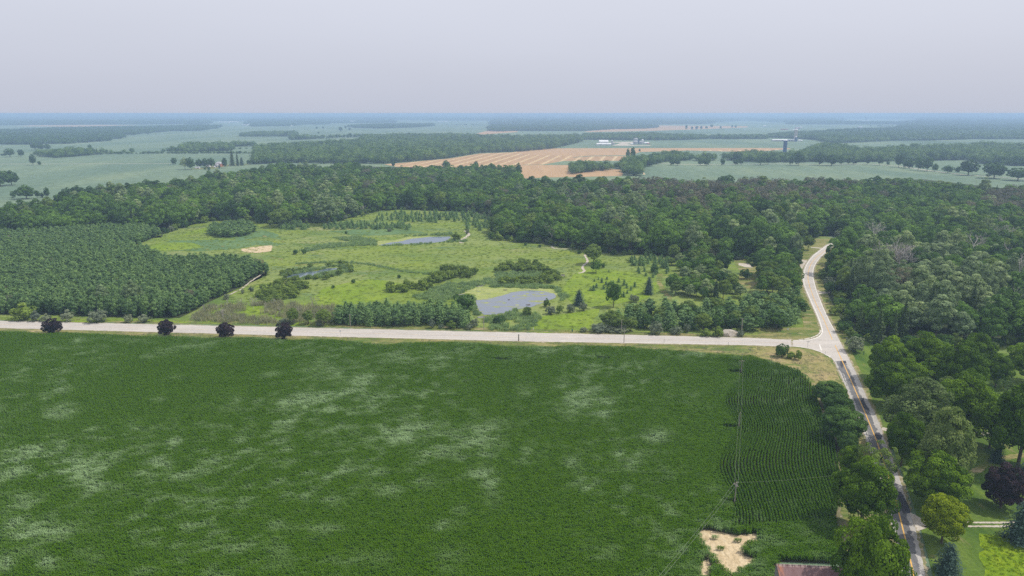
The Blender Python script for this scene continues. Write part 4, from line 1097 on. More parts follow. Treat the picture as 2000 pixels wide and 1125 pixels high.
KIND_INFO = {'mid_broad': ('broadleaf_tree', 'dark green broadleaf tree'), 'mid_dark': ('broadleaf_tree', 'very dark green broadleaf tree'), 'mid_silver': ('poplar_tree', 'pale silvery green poplar tree'),
             'mid_olive': ('broadleaf_tree', 'yellowish olive green broadleaf tree'), 'mid_brown': ('thin_tree', 'thin brownish half bare tree'), 'spruce': ('spruce_tree', 'dark narrow spruce tree'), 'dead': ('dead_tree', 'bare grey dead tree')}
n_ind = 0
cnt = {}
for i in order[:470]:
    k = kinds_[pick[i]]; nm, lb = KIND_INFO[k]
    if nm == 'broadleaf_tree' and cnt.get(nm, 0) >= 245: NEAR.discard(int(i)); continue
    cnt[nm] = cnt.get(nm, 0) + 1
    wd = 'wood right of the side road' if which[i] else 'wood behind the meadow'
    u__, v__ = U_[i], V2[i]
    if which[i]:
        za = 'beside the side road' if u__ < 1730 else 'behind the silvery poplars' if v__ < 500 else 'near the picture edge' if u__ > 1880 else 'among the spruces'
        zb = 'at the front' if v__ > 600 else 'halfway back' if v__ > 500 else 'deep'
        lab, grp = f'{lb} {zb} in the right wood {za}', f'{lb}s {zb} in the right wood {za}'
    else:
        za = 'above the pine plantation' if u__ < 520 else 'behind the young pines' if u__ < 960 else 'behind the right meadow' if u__ < 1320 else 'around the yard clearings' if u__ < 1500 else 'left of the bend'
        zb = 'at the edge' if v__ > 455 else 'inside'
        lab, grp = f'{lb} {zb} of the long wood {za}', f'{lb}s {zb} of the long wood {za}'
    if k == 'dead':
        v = random.randrange(3); s = sw[i] * 1.15
        o = link(nm, DEAD_ME[v], None, (X[i], Y[i], 0), rot[i], (s, s, s)); tag(o, lab, 'dead tree', grp)
    else:
        ks = KINDS[k][int(g.integers(len(KINDS[k])))]
        plant(k, nm, X[i], Y[i], ks['W'] * sw[i], ks['H'] * shh[i], lab, 'tree', grp, rz=rot[i])
print('individual wood trees', cnt, 'of', N)
protos, base_of = [], {}
for k in kinds_:
    base_of[k] = len(protos)
    if k == 'dead': protos += DEAD_ME
    else: protos += [combined(k, v) for v in range(len(KINDS[k]))]
nvar = {k: (3 if k == 'dead' else len(KINDS[k])) for k in kinds_}
rest = np.array([i for i in range(N) if i not in NEAR])
idx = np.array([base_of[kinds_[pick[i]]] + g.integers(nvar[kinds_[pick[i]]]) for i in rest])
# undergrowth along the edges of the woods
def edge_pts(w_, step, inset, g):
    out_ = []
    for i in range(len(w_)):
        a, b = w_[i], w_[(i + 1) % len(w_)]
        L = np.linalg.norm(b - a)
        if L > 900: continue
        n_ = max(1, int(L / step)); nrm = np.array([-(b - a)[1], (b - a)[0]]) / (L + 1e-9)
        for q in range(n_):
            p = a + (b - a) * (q + g.uniform()) / n_ + nrm * g.normal(0, inset)
            out_.append(p)
    return np.array(out_)
ub = len(protos)
protos += [combined('shrub_dark', v) for v in range(2)] + [combined('shrub_green', v) for v in range(3)] + [combined('shrub_silver', 0)]
ep = np.concatenate([edge_pts(wa, 4.5, 3.0, g), edge_pts(wr, 4.5, 3.0, g)])
eu, ev, ed = proj(ep[:, 0], ep[:, 1]); ep = ep[(eu > -150) & (eu < 2150) & (ed > 0)]
ne = len(ep)
pts = np.concatenate([np.stack([X[rest], Y[rest], 0 * rest], 1), np.c_[ep, np.zeros(ne)]])
scl = np.concatenate([np.stack([sw[rest], sw[rest], shh[rest]], 1), g.uniform(0.8, 2.0, (ne, 1)) * np.array([[1, 1, 1.1]])])
o = scatter('broadleaf_wood', protos, pts, np.r_[rot[rest], g.uniform(0, 6.28, ne)], scl, np.r_[idx, ub + g.choice(6, ne, p=[.3, .25, .15, .1, .1, .1])])
tag(o, 'broad mixed wood filling the middle distance behind the meadow', 'wood')

# ---- pines: the plantation and the belts along the road
pw = W2(PLANT)
px_, py_ = fill(pw, 4.3, g, 0.34)
belt1 = W2([(655, 637), (652, 622), (700, 616), (760, 612), (850, 612), (905, 622), (917, 637), (905, 640), (800, 638)])
belt2 = W2([(1162, 646), (1175, 628), (1230, 618), (1320, 612), (1420, 606), (1500, 590), (1540, 578), (1556, 586), (1566, 605), (1570, 632), (1560, 643), (1480, 652), (1420, 648), (1300, 646), (1230, 649)])
bx_, by_ = fill(belt1, 5.2, g, 0.3); cx_, cy_ = fill(belt2, 7.5, g, 0.35)
clump = W2([(408, 462), (430, 465), (470, 463), (496, 455), (497, 447), (480, 440), (415, 448)])
dx_, dy_ = fill(clump, 5.5, g, 0.3)
PX = np.r_[px_, bx_, cx_, dx_]; PY = np.r_[py_, by_, cy_, dy_]
src = np.r_[np.zeros(len(px_), int), np.ones(len(bx_), int), np.full(len(cx_), 2), np.full(len(dx_), 3)]
U_, V2, D_ = proj(PX, PY, 8)
ok = (U_ > -120); PX, PY, src, U_, V2, D_ = [a[ok] for a in (PX, PY, src, U_, V2, D_)]
ps = g.uniform(0.82, 1.15, len(PX)) * np.choose(src, [1.0, 0.95, 1.05, 0.95]); ph = ps * g.uniform(.88, 1.1, len(PX)) * np.choose(src, [0.95, 0.82, 0.85, 0.75])
pwid = ps * np.choose(src, [1.0, 1.2, 1.25, 1.2])
prot = g.uniform(0, 6.28, len(PX)); ph = np.clip(ph, .8, 1.05)
rank = np.where((src > 0) | (U_ > 0), D_, 9e9); rank[src > 0] = 0
om = np.argsort(rank, kind='stable'); npine = 290
PZ = lambda x: 'left' if x < 170 else 'middle' if x < 330 else 'right'
PINE_LAB = ['dark green pine in the dense plantation left of the meadow', 'dark pine in the belt beside the county road left of the pond', 'olive tinged pine in the roadside belt near the junction', 'pine in the rounded clump at the far end of the meadow']
PINE_GRP = ['pines of the plantation', 'pines in the belt left of the pond', 'pines in the belt near the junction', 'pines of the far clump']
for i in om[:npine]:
    s_ = int(src[i])
    if s_ == 2 and g.uniform() < 0.38:
        ks = KINDS['mid_olive'][0] if g.uniform() < .5 else KINDS['mid_dark'][1]
        plant('mid_olive' if ks is KINDS['mid_olive'][0] else 'mid_dark', 'broadleaf_tree', PX[i], PY[i], 8.5 * ps[i], 9.5 * ph[i], 'small bushy broadleaf tree between the roadside pines near the junction', 'tree', 'small broadleaf trees between the roadside pines')
    else:
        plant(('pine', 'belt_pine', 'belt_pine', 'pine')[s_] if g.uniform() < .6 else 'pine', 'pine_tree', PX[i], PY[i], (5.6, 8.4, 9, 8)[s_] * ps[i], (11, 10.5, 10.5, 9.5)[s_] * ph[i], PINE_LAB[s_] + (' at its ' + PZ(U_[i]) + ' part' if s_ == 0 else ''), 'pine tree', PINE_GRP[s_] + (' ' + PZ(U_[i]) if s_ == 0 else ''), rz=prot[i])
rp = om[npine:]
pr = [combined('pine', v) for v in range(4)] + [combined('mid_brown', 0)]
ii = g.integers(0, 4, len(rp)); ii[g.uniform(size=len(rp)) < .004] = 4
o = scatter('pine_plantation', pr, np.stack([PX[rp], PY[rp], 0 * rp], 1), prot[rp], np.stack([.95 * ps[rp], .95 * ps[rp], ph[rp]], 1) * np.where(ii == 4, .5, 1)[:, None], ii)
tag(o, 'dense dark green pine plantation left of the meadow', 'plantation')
print('pines', len(PX))

# ---- far woods
def lo_tree(seed, leaves=150, size=2.3, nl=12, W=14, H=14, base=1.0):
    g_ = np.random.default_rng(seed); m_ = MB()
    broad_crown(m_, g_, W, H, base, nl, leaves, size, 0.34, 0, core=0.72)
    return m_
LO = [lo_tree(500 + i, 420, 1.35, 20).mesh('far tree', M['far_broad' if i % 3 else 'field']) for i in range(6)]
g5 = np.random.default_rng(9); m5 = MB(); conifer_crown(m5, g5, 6, 16, 0.5, 9, 7, 3, 2.0, 0.2, 0.8); LO.append(m5.mesh('far conifer', M['spruce']))
def tile(seed, size=70.0, step=12.5):
    g_ = np.random.default_rng(seed); big_ = MB()
    lib = [lo_tree(seed * 7 + k, 60, 3.6, 7) for k in range(4)]
    x_, y_ = fill(np.array([(-size / 2, -size / 2), (size / 2, -size / 2), (size / 2, size / 2), (-size / 2, size / 2)]), step, g_)
    for a, b in zip(x_, y_):
        L_ = lib[int(g_.integers(4))]; s = g_.uniform(.75, 1.25); an = g_.uniform(0, 6.28)
        v = np.concatenate(L_.v) * s; R_ = np.array([[math.cos(an), math.sin(an), 0], [-math.sin(an), math.cos(an), 0], [0, 0, 1]])
        v = v @ R_ + np.array([a, b, 0])
        f4 = np.concatenate(L_.f4); f3 = np.concatenate(L_.f3)
        n0 = big_.nv; big_.v.append(v); big_.nv += len(v)
        dt = g_.uniform(-.3, .3)
        big_.f4.append(f4 + n0); big_.t4.append(np.clip(np.concatenate(L_.t4) + dt, 0, 1)); big_.m4.append(np.zeros(len(f4), int))
        big_.f3.append(f3 + n0); big_.t3.append(np.clip(np.concatenate(L_.t3) + dt, 0, 1)); big_.m3.append(np.zeros(len(f3), int))
    return big_.mesh('canopy tile', M['field'])
TILES = [tile(600 + i) for i in range(3)]
FW = {
 'wood left of the far fields': [(-200, 283), (0, 282), (60, 282), (125, 281), (220, 275), (225, 265), (250, 263), (270, 262), (325, 256.5), (395, 255), (425, 249.5), (425, 244, 15), (400, 243, 15), (300, 246, 15), (150, 248, 15), (0, 253, 15), (-200, 253, 15)],
 'narrow belt of wood ending in a taller block': [(65, 304), (120, 302), (195, 300.5), (300, 298), (375, 297.5), (455, 294), (455, 280, 15), (430, 277, 15), (365, 278, 15), (345, 287, 15), (220, 289, 15), (110, 297, 15)],
 'small block of wood beyond the farmhouse': [(455, 285), (500, 284), (500, 277, 15), (460, 278, 15)],
 'low block of wood beside the far fields': [(465, 267), (575, 266.5), (583, 264), (575, 257, 14), (500, 257, 14), (470, 260, 14)],
 'long low strip of far wood': [(563, 271), (635, 270.5), (710, 267.5), (800, 267), (800, 262, 14), (712, 262, 14), (650, 264, 14), (570, 267, 14)],
 'great wood beyond the stubble field': [(497, 321), (530, 320), (545, 317.5), (620, 319.5), (690, 320), (750, 320.5), (787, 317.5), (830, 313.5), (875, 309.5), (937, 299.5), (1000, 297), (1037, 295), (1087, 289.5), (1110, 284.5), (1135, 277.5), (1140, 266, 15), (1120, 262, 15),
            (1000, 265, 15), (900, 262, 15), (800, 262, 15), (712, 263, 15), (700, 272, 15), (625, 276, 15), (560, 279, 15), (497, 285, 15)],
 'band of wood behind the white barn': [(1138, 273), (1225, 274.3), (1325, 274), (1387, 271.5), (1430, 272), (1500, 271.5), (1500, 262, 15), (1375, 264, 15), (1325, 261, 15), (1250, 258, 15), (1140, 260, 15)],
 'wood beyond the strip of pale stubble': [(960, 257), (1000, 256), (1130, 256), (1200, 252.5), (1275, 250.5), (1280, 243, 15), (1150, 240, 15), (960, 243, 15)],
 'dark wood between the stubble and the green fields': [(1115, 328), (1160, 329), (1215, 331), (1219, 343), (1235, 344), (1252, 343), (1257, 326), (1277, 322.5), (1300, 316), (1340, 314), (1375, 312.5), (1420, 313), (1467, 315.5), (1505, 316), (1560, 317), (1562, 293, 15), (1530, 297, 15),
            (1500, 296, 15), (1450, 296, 15), (1420, 300, 15), (1367, 303, 15), (1345, 298, 15), (1320, 293, 15), (1270, 300, 15), (1250, 303, 15), (1235, 305, 15), (1215, 310, 15), (1210, 314, 15), (1185, 319, 15), (1150, 321, 15), (1117, 325, 15)],
 'deep wood behind the trees of the farm lane': [(1555, 316), (1600, 316), (1640, 317), (1720, 316), (1740, 314), (1830, 313.5), (1890, 313), (1925, 321), (1985, 324), (2200, 326), (2200, 282, 15), (2000, 282, 15), (1930, 279, 15), (1830, 285, 15), (1750, 287, 15), (1680, 290, 15), (1640, 281, 15), (1600, 282, 15), (1565, 291, 15)],
 'wood behind the silos': [(1500, 269), (1540, 270.5), (1585, 273), (1620, 279), (1640, 280), (1750, 275), (1820, 274.5), (1897, 272), (2200, 272), (2200, 254, 15), (1990, 254, 15), (1900, 255, 15), (1720, 255, 15), (1650, 257, 15), (1560, 256, 15), (1500, 261, 15)],
 'wood on the right below the horizon': [(1760, 249), (1850, 252), (2200, 258), (2200, 238, 15), (1950, 238, 15), (1850, 234, 15), (1780, 238, 15)],
 'unbroken wood filling the far right between the fields': [(1560, 271), (1640, 276), (1750, 274), (1900, 271), (2200, 272), (2200, 234, 15), (1960, 232, 15), (1800, 233, 15), (1765, 236, 15), (1755, 253), (1700, 254), (1660, 256), (1600, 255, 15), (1560, 258, 15)],
 'wooded strip across the centre of the far plain': [(960, 243), (1130, 241), (1280, 240), (1370, 239), (1370, 232, 15), (1200, 230, 15), (960, 233, 15)],
 'far wood left of centre': [(680, 249), (740, 251), (800, 249.5), (845, 246), (845, 241, 15), (760, 241, 15), (690, 243, 15)],
 'far wood on the left': [(497, 247), (560, 246.5), (620, 241), (690, 240.5), (770, 239.5), (770, 233.5, 15), (620, 234, 15), (500, 236, 15)],
 'far wood behind the pale strip': [(-200, 245), (0, 244.5), (200, 243), (330, 242), (450, 235), (450, 230, 15), (200, 233, 15), (0, 236, 15), (-200, 236, 15)],
}
g = np.random.default_rng(91)
for nm, pl in FW.items():
    w_ = W2(pl)
    dist = np.median(w_[:, 1])
    if dist < 4200:
        st = 11.0 if dist < 2600 else 12.5
        if 'great' in nm: st = 14.0
        fx, fy = fill(w_, st, g); s = g.uniform(.7, 1.2, len(fx)) * (0.85 + .35 * vnoise(fx, fy, 70, 21)); ii = g.choice(7, len(fx), p=[.16, .15, .16, .15, .16, .15, .07])
        if 'great' in nm or 'deep' in nm: s *= 1.12
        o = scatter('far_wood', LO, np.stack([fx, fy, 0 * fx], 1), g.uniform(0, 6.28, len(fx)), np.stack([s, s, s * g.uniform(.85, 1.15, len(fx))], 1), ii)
    else:
        st = 64.0
        fx, fy = fill(w_, st, g, 0.15)
        o = scatter('far_wood', TILES, np.stack([fx, fy, 0 * fx], 1), g.integers(0, 4, len(fx)) * math.pi / 2, np.stack([np.full(len(fx), 1.05)] * 2 + [g.uniform(.85, 1.15, len(fx))], 1), g.integers(0, 3, len(fx)))
    tag(o, nm, 'wood')
# low hedges between the far fields
def hedge(pl, h, wid, step, label, name='hedge'):
    w_ = W2(pl); d = np.r_[0, np.cumsum(np.linalg.norm(np.diff(w_, axis=0), axis=1))]
    n_ = int(d[-1] / step); t = g.uniform(0, d[-1], n_)
    x = np.interp(t, d, w_[:, 0]) + g.normal(0, wid / 4, n_); y = np.interp(t, d, w_[:, 1]) + g.normal(0, wid / 4, n_)
    s = h / 14 * g.uniform(.6, 1.25, n_)
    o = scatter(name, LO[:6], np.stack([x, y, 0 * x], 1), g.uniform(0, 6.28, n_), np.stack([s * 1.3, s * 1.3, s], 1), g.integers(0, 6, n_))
    tag(o, label, 'hedge')
hedge([(195, 301.5), (300, 300), (400, 300), (500, 300)], 6, 6, 3, 'low dark hedge along the far edge of the big green field')
hedge([(0, 304), (30, 304), (65, 303)], 6, 8, 8, 'short ragged hedge at the left end of the wood belt')
hedge([(455, 291), (500, 291)], 5, 20, 7, 'scrubby hedge beyond the conifers of the farm')
hedge([(1460, 316), (1500, 317), (1560, 317), (1700, 316), (1830, 313)], 12, 10, 7, 'ragged hedge before the wood behind the farm lane')
hedge([(880, 245), (1000, 243)], 10, 14, 28, 'broken tree hedge far behind the great wood')
hedge([(1700, 247), (1740, 248), (1790, 248)], 10, 14, 14, 'short tree hedge below the far white farm')
# the wooded plain out to the horizon: canopy tiles wherever a slow noise says wood
gx = np.arange(-26000, 26000, 150.0); gy = np.arange(6500, 30000, 150.0)
GX, GY = [a.ravel() for a in np.meshgrid(gx, gy)]
GX = GX + g.uniform(-60, 60, len(GX)); GY = GY + g.uniform(-60, 60, len(GY))
u_, v_, d_ = proj(GX, GY, 0)
dens = vnoise(GX, GY, 900, 31) * .6 + vnoise(GX, GY, 2200, 32) * .4
thr = np.interp(u_, [0, 500, 1000, 1500, 1700, 2000], [.42, .42, .36, .28, .12, .05])
k = (u_ > -150) & (GY > 6500) & (u_ < 2150) & (dens > thr) & (v_ < 243)
for poly in ([(1640, 232), (1800, 232), (1800, 241), (1640, 241)], [(640, 235), (700, 235), (1000, 236), (1000, 243), (640, 243)], [(1150, 238), (1260, 236), (1260, 241), (1150, 241)], [(1380, 240), (1460, 236), (1550, 240), (1550, 248), (1380, 248)], [(400, 237), (490, 237), (490, 243), (400, 243)]):
    k &= ~inside(W2(poly), GX, GY)
GX, GY = GX[k], GY[k]
s = np.full(len(GX), 2.2)
o = scatter('horizon_woods', TILES, np.stack([GX, GY, 0 * GX], 1), g.integers(0, 4, len(GX)) * math.pi / 2, np.stack([s, s, g.uniform(1.0, 1.9, len(GX))], 1), g.integers(0, 3, len(GX)))
tag(o, 'scattered blue hazed woods across the plain below the horizon', 'wood')
print('horizon tiles', len(GX))

# ================================================================== MEADOW COVER (uncountable)
g = np.random.default_rng(123)
def tuft_mesh(name, matn, n, W, H, wd, seed, lean=0.35):
    g_ = np.random.default_rng(seed); m_ = MB()
    for _ in range(n):
        r_ = W / 2 * math.sqrt(g_.uniform()); a = g_.uniform(0, 6.28); x, y = r_ * math.cos(a), r_ * math.sin(a)
        h = H * g_.uniform(.5, 1.1); b = g_.uniform(0, 6.28); lx, ly = math.cos(b) * lean * h, math.sin(b) * lean * h
        cx, cy = -math.sin(b) * wd, math.cos(b) * wd
        m_.add([(x - cx, y - cy, 0), (x + cx, y + cy, 0), (x + lx * .4 + cx, y + ly * .4 + cy, h * .65), (x + lx * .4 - cx, y + ly * .4 - cy, h * .65), (x + lx, y + ly, h)], [(0, 1, 2, 3)], g_.uniform(0, 1))
        m_.add([(x + lx * .4 - cx, y + ly * .4 - cy, h * .65), (x + lx * .4 + cx, y + ly * .4 + cy, h * .65), (x + lx, y + ly, h)], [(0, 1, 2)], g_.uniform(0, 1))
    return m_.mesh(name, M[matn])
GR = [tuft_mesh('grass tuft', 'grass_blade', 46, 3.0, .6, .09, 700 + i) for i in range(3)]
RE = [tuft_mesh('reed tuft', 'reed', 60, 3.2, 2.0, .10, 710 + i, .2) for i in range(3)]
DR = [tuft_mesh('stalk tuft', 'dry_blade', 40, 3.0, 2.2, .06, 720 + i, .25) for i in range(3)]
VG = [tuft_mesh('dry tuft', 'dry_blade', 26, 1.6, .4, .05, 725 + i, .4) for i in range(2)]
def cover(name, protos, polys, step, label, cat, smin=.7, smax=1.3, den=None, excl=()):
    xs, ys = [], []
    for pl in polys:
        a, b = fill(W2(pl), step, g, 0.5); xs.append(a); ys.append(b)
    x, y = np.concatenate(xs), np.concatenate(ys)
    k = np.ones(len(x), bool)
    if den: k &= vnoise(x, y, den[0], den[1]) > den[2]
    for e in excl: k &= ~inside(W2(e), x, y)
    x, y = x[k], y[k]; s = g.uniform(smin, smax, len(x))
    o = scatter(name, protos, np.stack([x, y, 0 * x + .03], 1), g.uniform(0, 6.28, len(x)), np.stack([s, s, s * g.uniform(.8, 1.2, len(x))], 1), g.integers(0, len(protos), len(x)))
    tag(o, label, cat)
POND1 = [(898, 575), (930, 560), (1088, 565), (1093, 577), (1060, 596), (1035, 602), (1008, 605), (990, 612), (945, 616), (930, 604)]
POND2 = [(721, 472), (785, 466), (797, 463), (881, 461), (881, 465), (862, 473), (762, 480), (728, 479)]
POND3 = [(556, 541), (620, 528), (664, 522), (664, 527), (612, 540), (565, 545)]
PATHX = [(1136, 500), (1150, 500), (1150, 533), (1128, 536)]
MEADOW = [(380, 630), (640, 638), (1140, 650), (1165, 640), (1300, 600), (1310, 506), (1180, 496), (1090, 484), (965, 470), (960, 430), (880, 413), (740, 413), (655, 434), (500, 431), (410, 432), (330, 456), (260, 490), (520, 498), (525, 530), (460, 568)]
cover('meadow_grass', GR, [MEADOW], 4.6, 'tall yellow green meadow grass around the ponds', 'grass', .4, 1.1, (7, 41, .3), (POND1, POND2, POND3, PATHX))
cover('reeds', RE, [[(805, 580), (835, 566), (870, 556), (925, 552), (930, 560), (905, 572), (890, 578), (870, 590), (830, 588)], [(880, 578), (925, 583), (930, 604), (940, 616), (928, 618), (915, 595)],
                    [(955, 562), (960, 555), (1000, 556), (1060, 557), (1092, 562), (1098, 574), (1112, 580), (1092, 590), (1092, 576), (1085, 566), (1000, 562.5)], [(905, 556), (960, 545), (1060, 546), (1060, 552), (960, 556), (925, 560)],
                    [(990, 612), (1010, 604), (1012, 616), (1000, 622), (985, 620)], [(945, 622), (1040, 612), (1060, 622), (1030, 648), (960, 646)], [(965, 533), (1066, 532), (1066, 545), (968, 545)],
                    [(650, 465), (700, 463), (735, 470), (735, 480), (690, 481), (640, 485), (600, 492), (585, 490), (630, 479), (690, 474)], [(785, 462), (880, 456), (890, 460), (840, 460), (795, 462)], [(735, 480), (880, 474), (920, 472), (880, 468), (862, 475), (760, 481)],
                    [(550, 540), (560, 530), (620, 524), (665, 518), (690, 520), (690, 528), (660, 540), (610, 545), (565, 547), (558, 546), (612, 540), (664, 527), (664, 522.5), (620, 528.5), (565, 537)]],
      2.5, 'pale blue green reeds around the ponds', 'reeds', .6, 1.25, (7, 42, .22))
cover('dry_scrub', DR, [[(375, 618), (400, 598), (480, 594), (540, 592), (600, 600), (655, 600), (655, 636), (560, 634), (372, 628)]], 2.6, 'grey dry scrub between the plantation and the road', 'scrub', .7, 1.6, (6, 43, .3))
cover('ditch_sedge', RE, [[(575, 514.5), (640, 511), (675, 511), (712, 513.5), (750, 520.5), (790, 529.5), (845, 534.5), (860, 538), (842, 537.5), (790, 532), (748, 524), (710, 516.5), (640, 513.5), (577, 517)]], 1.8, 'dark line of sedge marking the ditch across the meadow', 'sedge', .4, .7)
cover('verge_grass', VG, [[(0, 643), (600, 656.5), (1000, 668), (1500, 677.5), (1560, 682), (1615, 702), (1634, 728), (1655, 775), (1600, 752), (1560, 722), (1480, 696), (1380, 689), (1000, 677), (760, 674), (600, 664), (0, 648)],
                          [(0, 620), (600, 632), (1000, 642), (1500, 656), (1560, 650), (1560, 658), (1500, 661), (1000, 647), (600, 636.5), (0, 624)]], 1.6, 'dry tufted grass along the road verges', 'grass', .5, 1.2, (4, 44, .4))
BG = [tuft_mesh('bright tuft', 'bright_blade', 46, 2.0, .8, .07, 730 + i) for i in range(2)]
cover('tall_grass_tufts', BG, [[(1914, 1043), (1960, 1048), (2300, 1070), (2300, 1200), (1937, 1200), (1922, 1100)]], 1.3, 'long bright green grass in the yard at the right edge', 'grass', .25, .6)

# ---- shrubs and saplings one can tell apart
def shrubs(poly, step, kd, name, wmin, wmax, label, group, asp=0.8, maxn=999, jit=.45):
    x, y = fill(W2(poly), step, g, jit)
    for a, b in list(zip(x, y))[:maxn]:
        s = g.uniform(wmin, wmax)
        plant(kd, name, a, b, s, s * asp * g.uniform(.8, 1.2), label, 'shrub' if name == 'shrub' else 'tree', group)
    return len(x)
shrubs([(500, 592), (505, 572), (540, 552), (595, 547), (606, 562), (580, 580), (540, 592), (512, 598)], 5.2, 'shrub_green', 'shrub', 4.5, 7, 'rounded green shrub in the thicket left of the meadow', 'shrubs of the thicket left of the meadow', .62)
shrubs([(752, 576), (752, 566), (800, 562), (835, 552), (845, 540), (860, 530), (890, 527), (928, 534), (925, 544), (880, 546), (850, 556), (840, 566), (795, 574)], 5.4, 'shrub_green', 'shrub', 4.5, 7.5, 'green willow shrub in the belt beside the big pond', 'willow shrubs in the belt beside the pond', .75)
shrubs([(965, 531), (975, 521), (1000, 518), (1050, 518), (1066, 526), (1066, 533)], 5.2, 'shrub_green', 'shrub', 5, 8, 'dark willow shrub on the mound behind the big pond', 'dark willows behind the pond', .75)
shrubs([(968, 556), (985, 548), (1040, 546), (1060, 541), (1072, 531), (1092, 534), (1094, 550), (1060, 557), (990, 558)], 5.5, 'shrub_green', 'shrub', 4.5, 7, 'willow shrub on the bank behind the pond reeds', 'willows on the pond bank', .7)
shrubs([(600, 545), (640, 538), (672, 522), (690, 522), (690, 532), (650, 545), (610, 550)], 6, 'shrub_green', 'shrub', 3.5, 6, 'green shrub on the bank of the small pond', 'shrubs around the small pond', .6)
shrubs([(548, 534), (600, 524), (672, 513), (676, 520), (620, 524), (570, 535), (555, 546), (545, 550)], 6, 'shrub_green', 'shrub', 3, 5.5, 'green shrub on the bank of the small pond', 'shrubs around the small pond', .6)
shrubs([(545, 448), (548, 438), (575, 435), (602, 440), (602, 449)], 5.5, 'sapling', 'young_pine', 5, 7.5, 'young pine in the tight block before the wood', 'young pines in the block before the wood', .7)
shrubs([(628, 448), (630, 439), (680, 436), (760, 437), (800, 440), (800, 449), (770, 449)], 6.2, 'sapling', 'young_pine', 4.5, 7.5, 'young pine in the long row behind the meadow', 'young pines in the long row behind the meadow', .75, 80)
def young(poly, step, den, n, wmin, wmax, label, group, asp=0.95):
    x, y = fill(W2(poly), step, g, .5); k = vnoise(x, y, den[0], den[1]) > den[2]; x, y = x[k], y[k]
    sel = g.permutation(len(x))[:n]
    for a, b in zip(x[sel], y[sel]):
        s = g.uniform(wmin, wmax); plant('sapling', 'young_pine', a, b, s, s * asp * g.uniform(.8, 1.2), label, 'tree', group)
young([(690, 440), (740, 420), (800, 414), (900, 418), (960, 425), (965, 452), (920, 450), (880, 452), (820, 450), (800, 436), (760, 432)], 8, (30, 51, .38), 150, 3.5, 7, 'young pine scattered over the rough grass before the wood', 'young pines scattered before the wood')
young([(1150, 560), (1170, 535), (1230, 520), (1300, 520), (1310, 540), (1240, 560), (1235, 590), (1190, 580), (1150, 572)], 7, (16, 52, .45), 60, 2.0, 4.2, 'small young pine in the grass right of the pond', 'small young pines right of the pond')
young([(1225, 512), (1240, 504), (1300, 506), (1320, 515), (1300, 526), (1235, 520)], 6, (16, 53, .3), 40, 3.5, 6, 'young pine in the group behind the right meadow', 'young pines behind the right meadow', 1.0)
x, y = fill(W2(WOOD_E), 8.5, g, .4)
for a, b in zip(x, y):
    r_ = g.uniform(); kd = 'mid_olive' if r_ < .35 else 'mid_silver' if r_ < .5 else 'mid_dark' if r_ < .65 else 'mid_broad'
    s = g.uniform(6.5, 10.5); plant(kd, 'small_tree', a, b, s, s * g.uniform(.9, 1.25), 'small broadleaf tree in the copse right of the meadow', 'tree', 'small trees of the copse right of the meadow')
for (poly, step, nm2) in (([(1480, 565), (1500, 525), (1530, 512), (1556, 516), (1560, 545), (1560, 575), (1545, 585), (1500, 588)], 9.0, 'trees left of the side road bend'),):
    x, y = fill(W2(poly), step, g, .4)
    for a, b in zip(x, y):
        kd = ('mid_dark', 'mid_broad', 'mid_olive')[int(g.integers(3))]; s = g.uniform(9, 13)
        plant(kd, 'broadleaf_tree', a, b, s, s * g.uniform(1.0, 1.3), 'broadleaf tree between the clearing and the bend of the side road', 'tree', nm2)
# dead stems in the scrub
for (px, py, h) in ((446, 603, 7), (470, 600, 6), (495, 606, 9), (520, 604, 5), (535, 600, 6), (437, 628, 8), (610, 605, 9), (618, 600, 7), (400, 612, 6), (585, 615, 5), (545, 618, 6), (194, 626, 7), (425, 612, 5), (630, 610, 6)):
    x, y = P(px, py); s = h / 14
    o = link('dead_tree', DEAD_ME[random.randrange(3)], None, (x, y, 0), random.uniform(0, 6), (s * .6, s * .6, s)); tag(o, 'thin bare grey stem in the dry scrub by the road', 'dead tree', 'bare stems in the dry scrub')
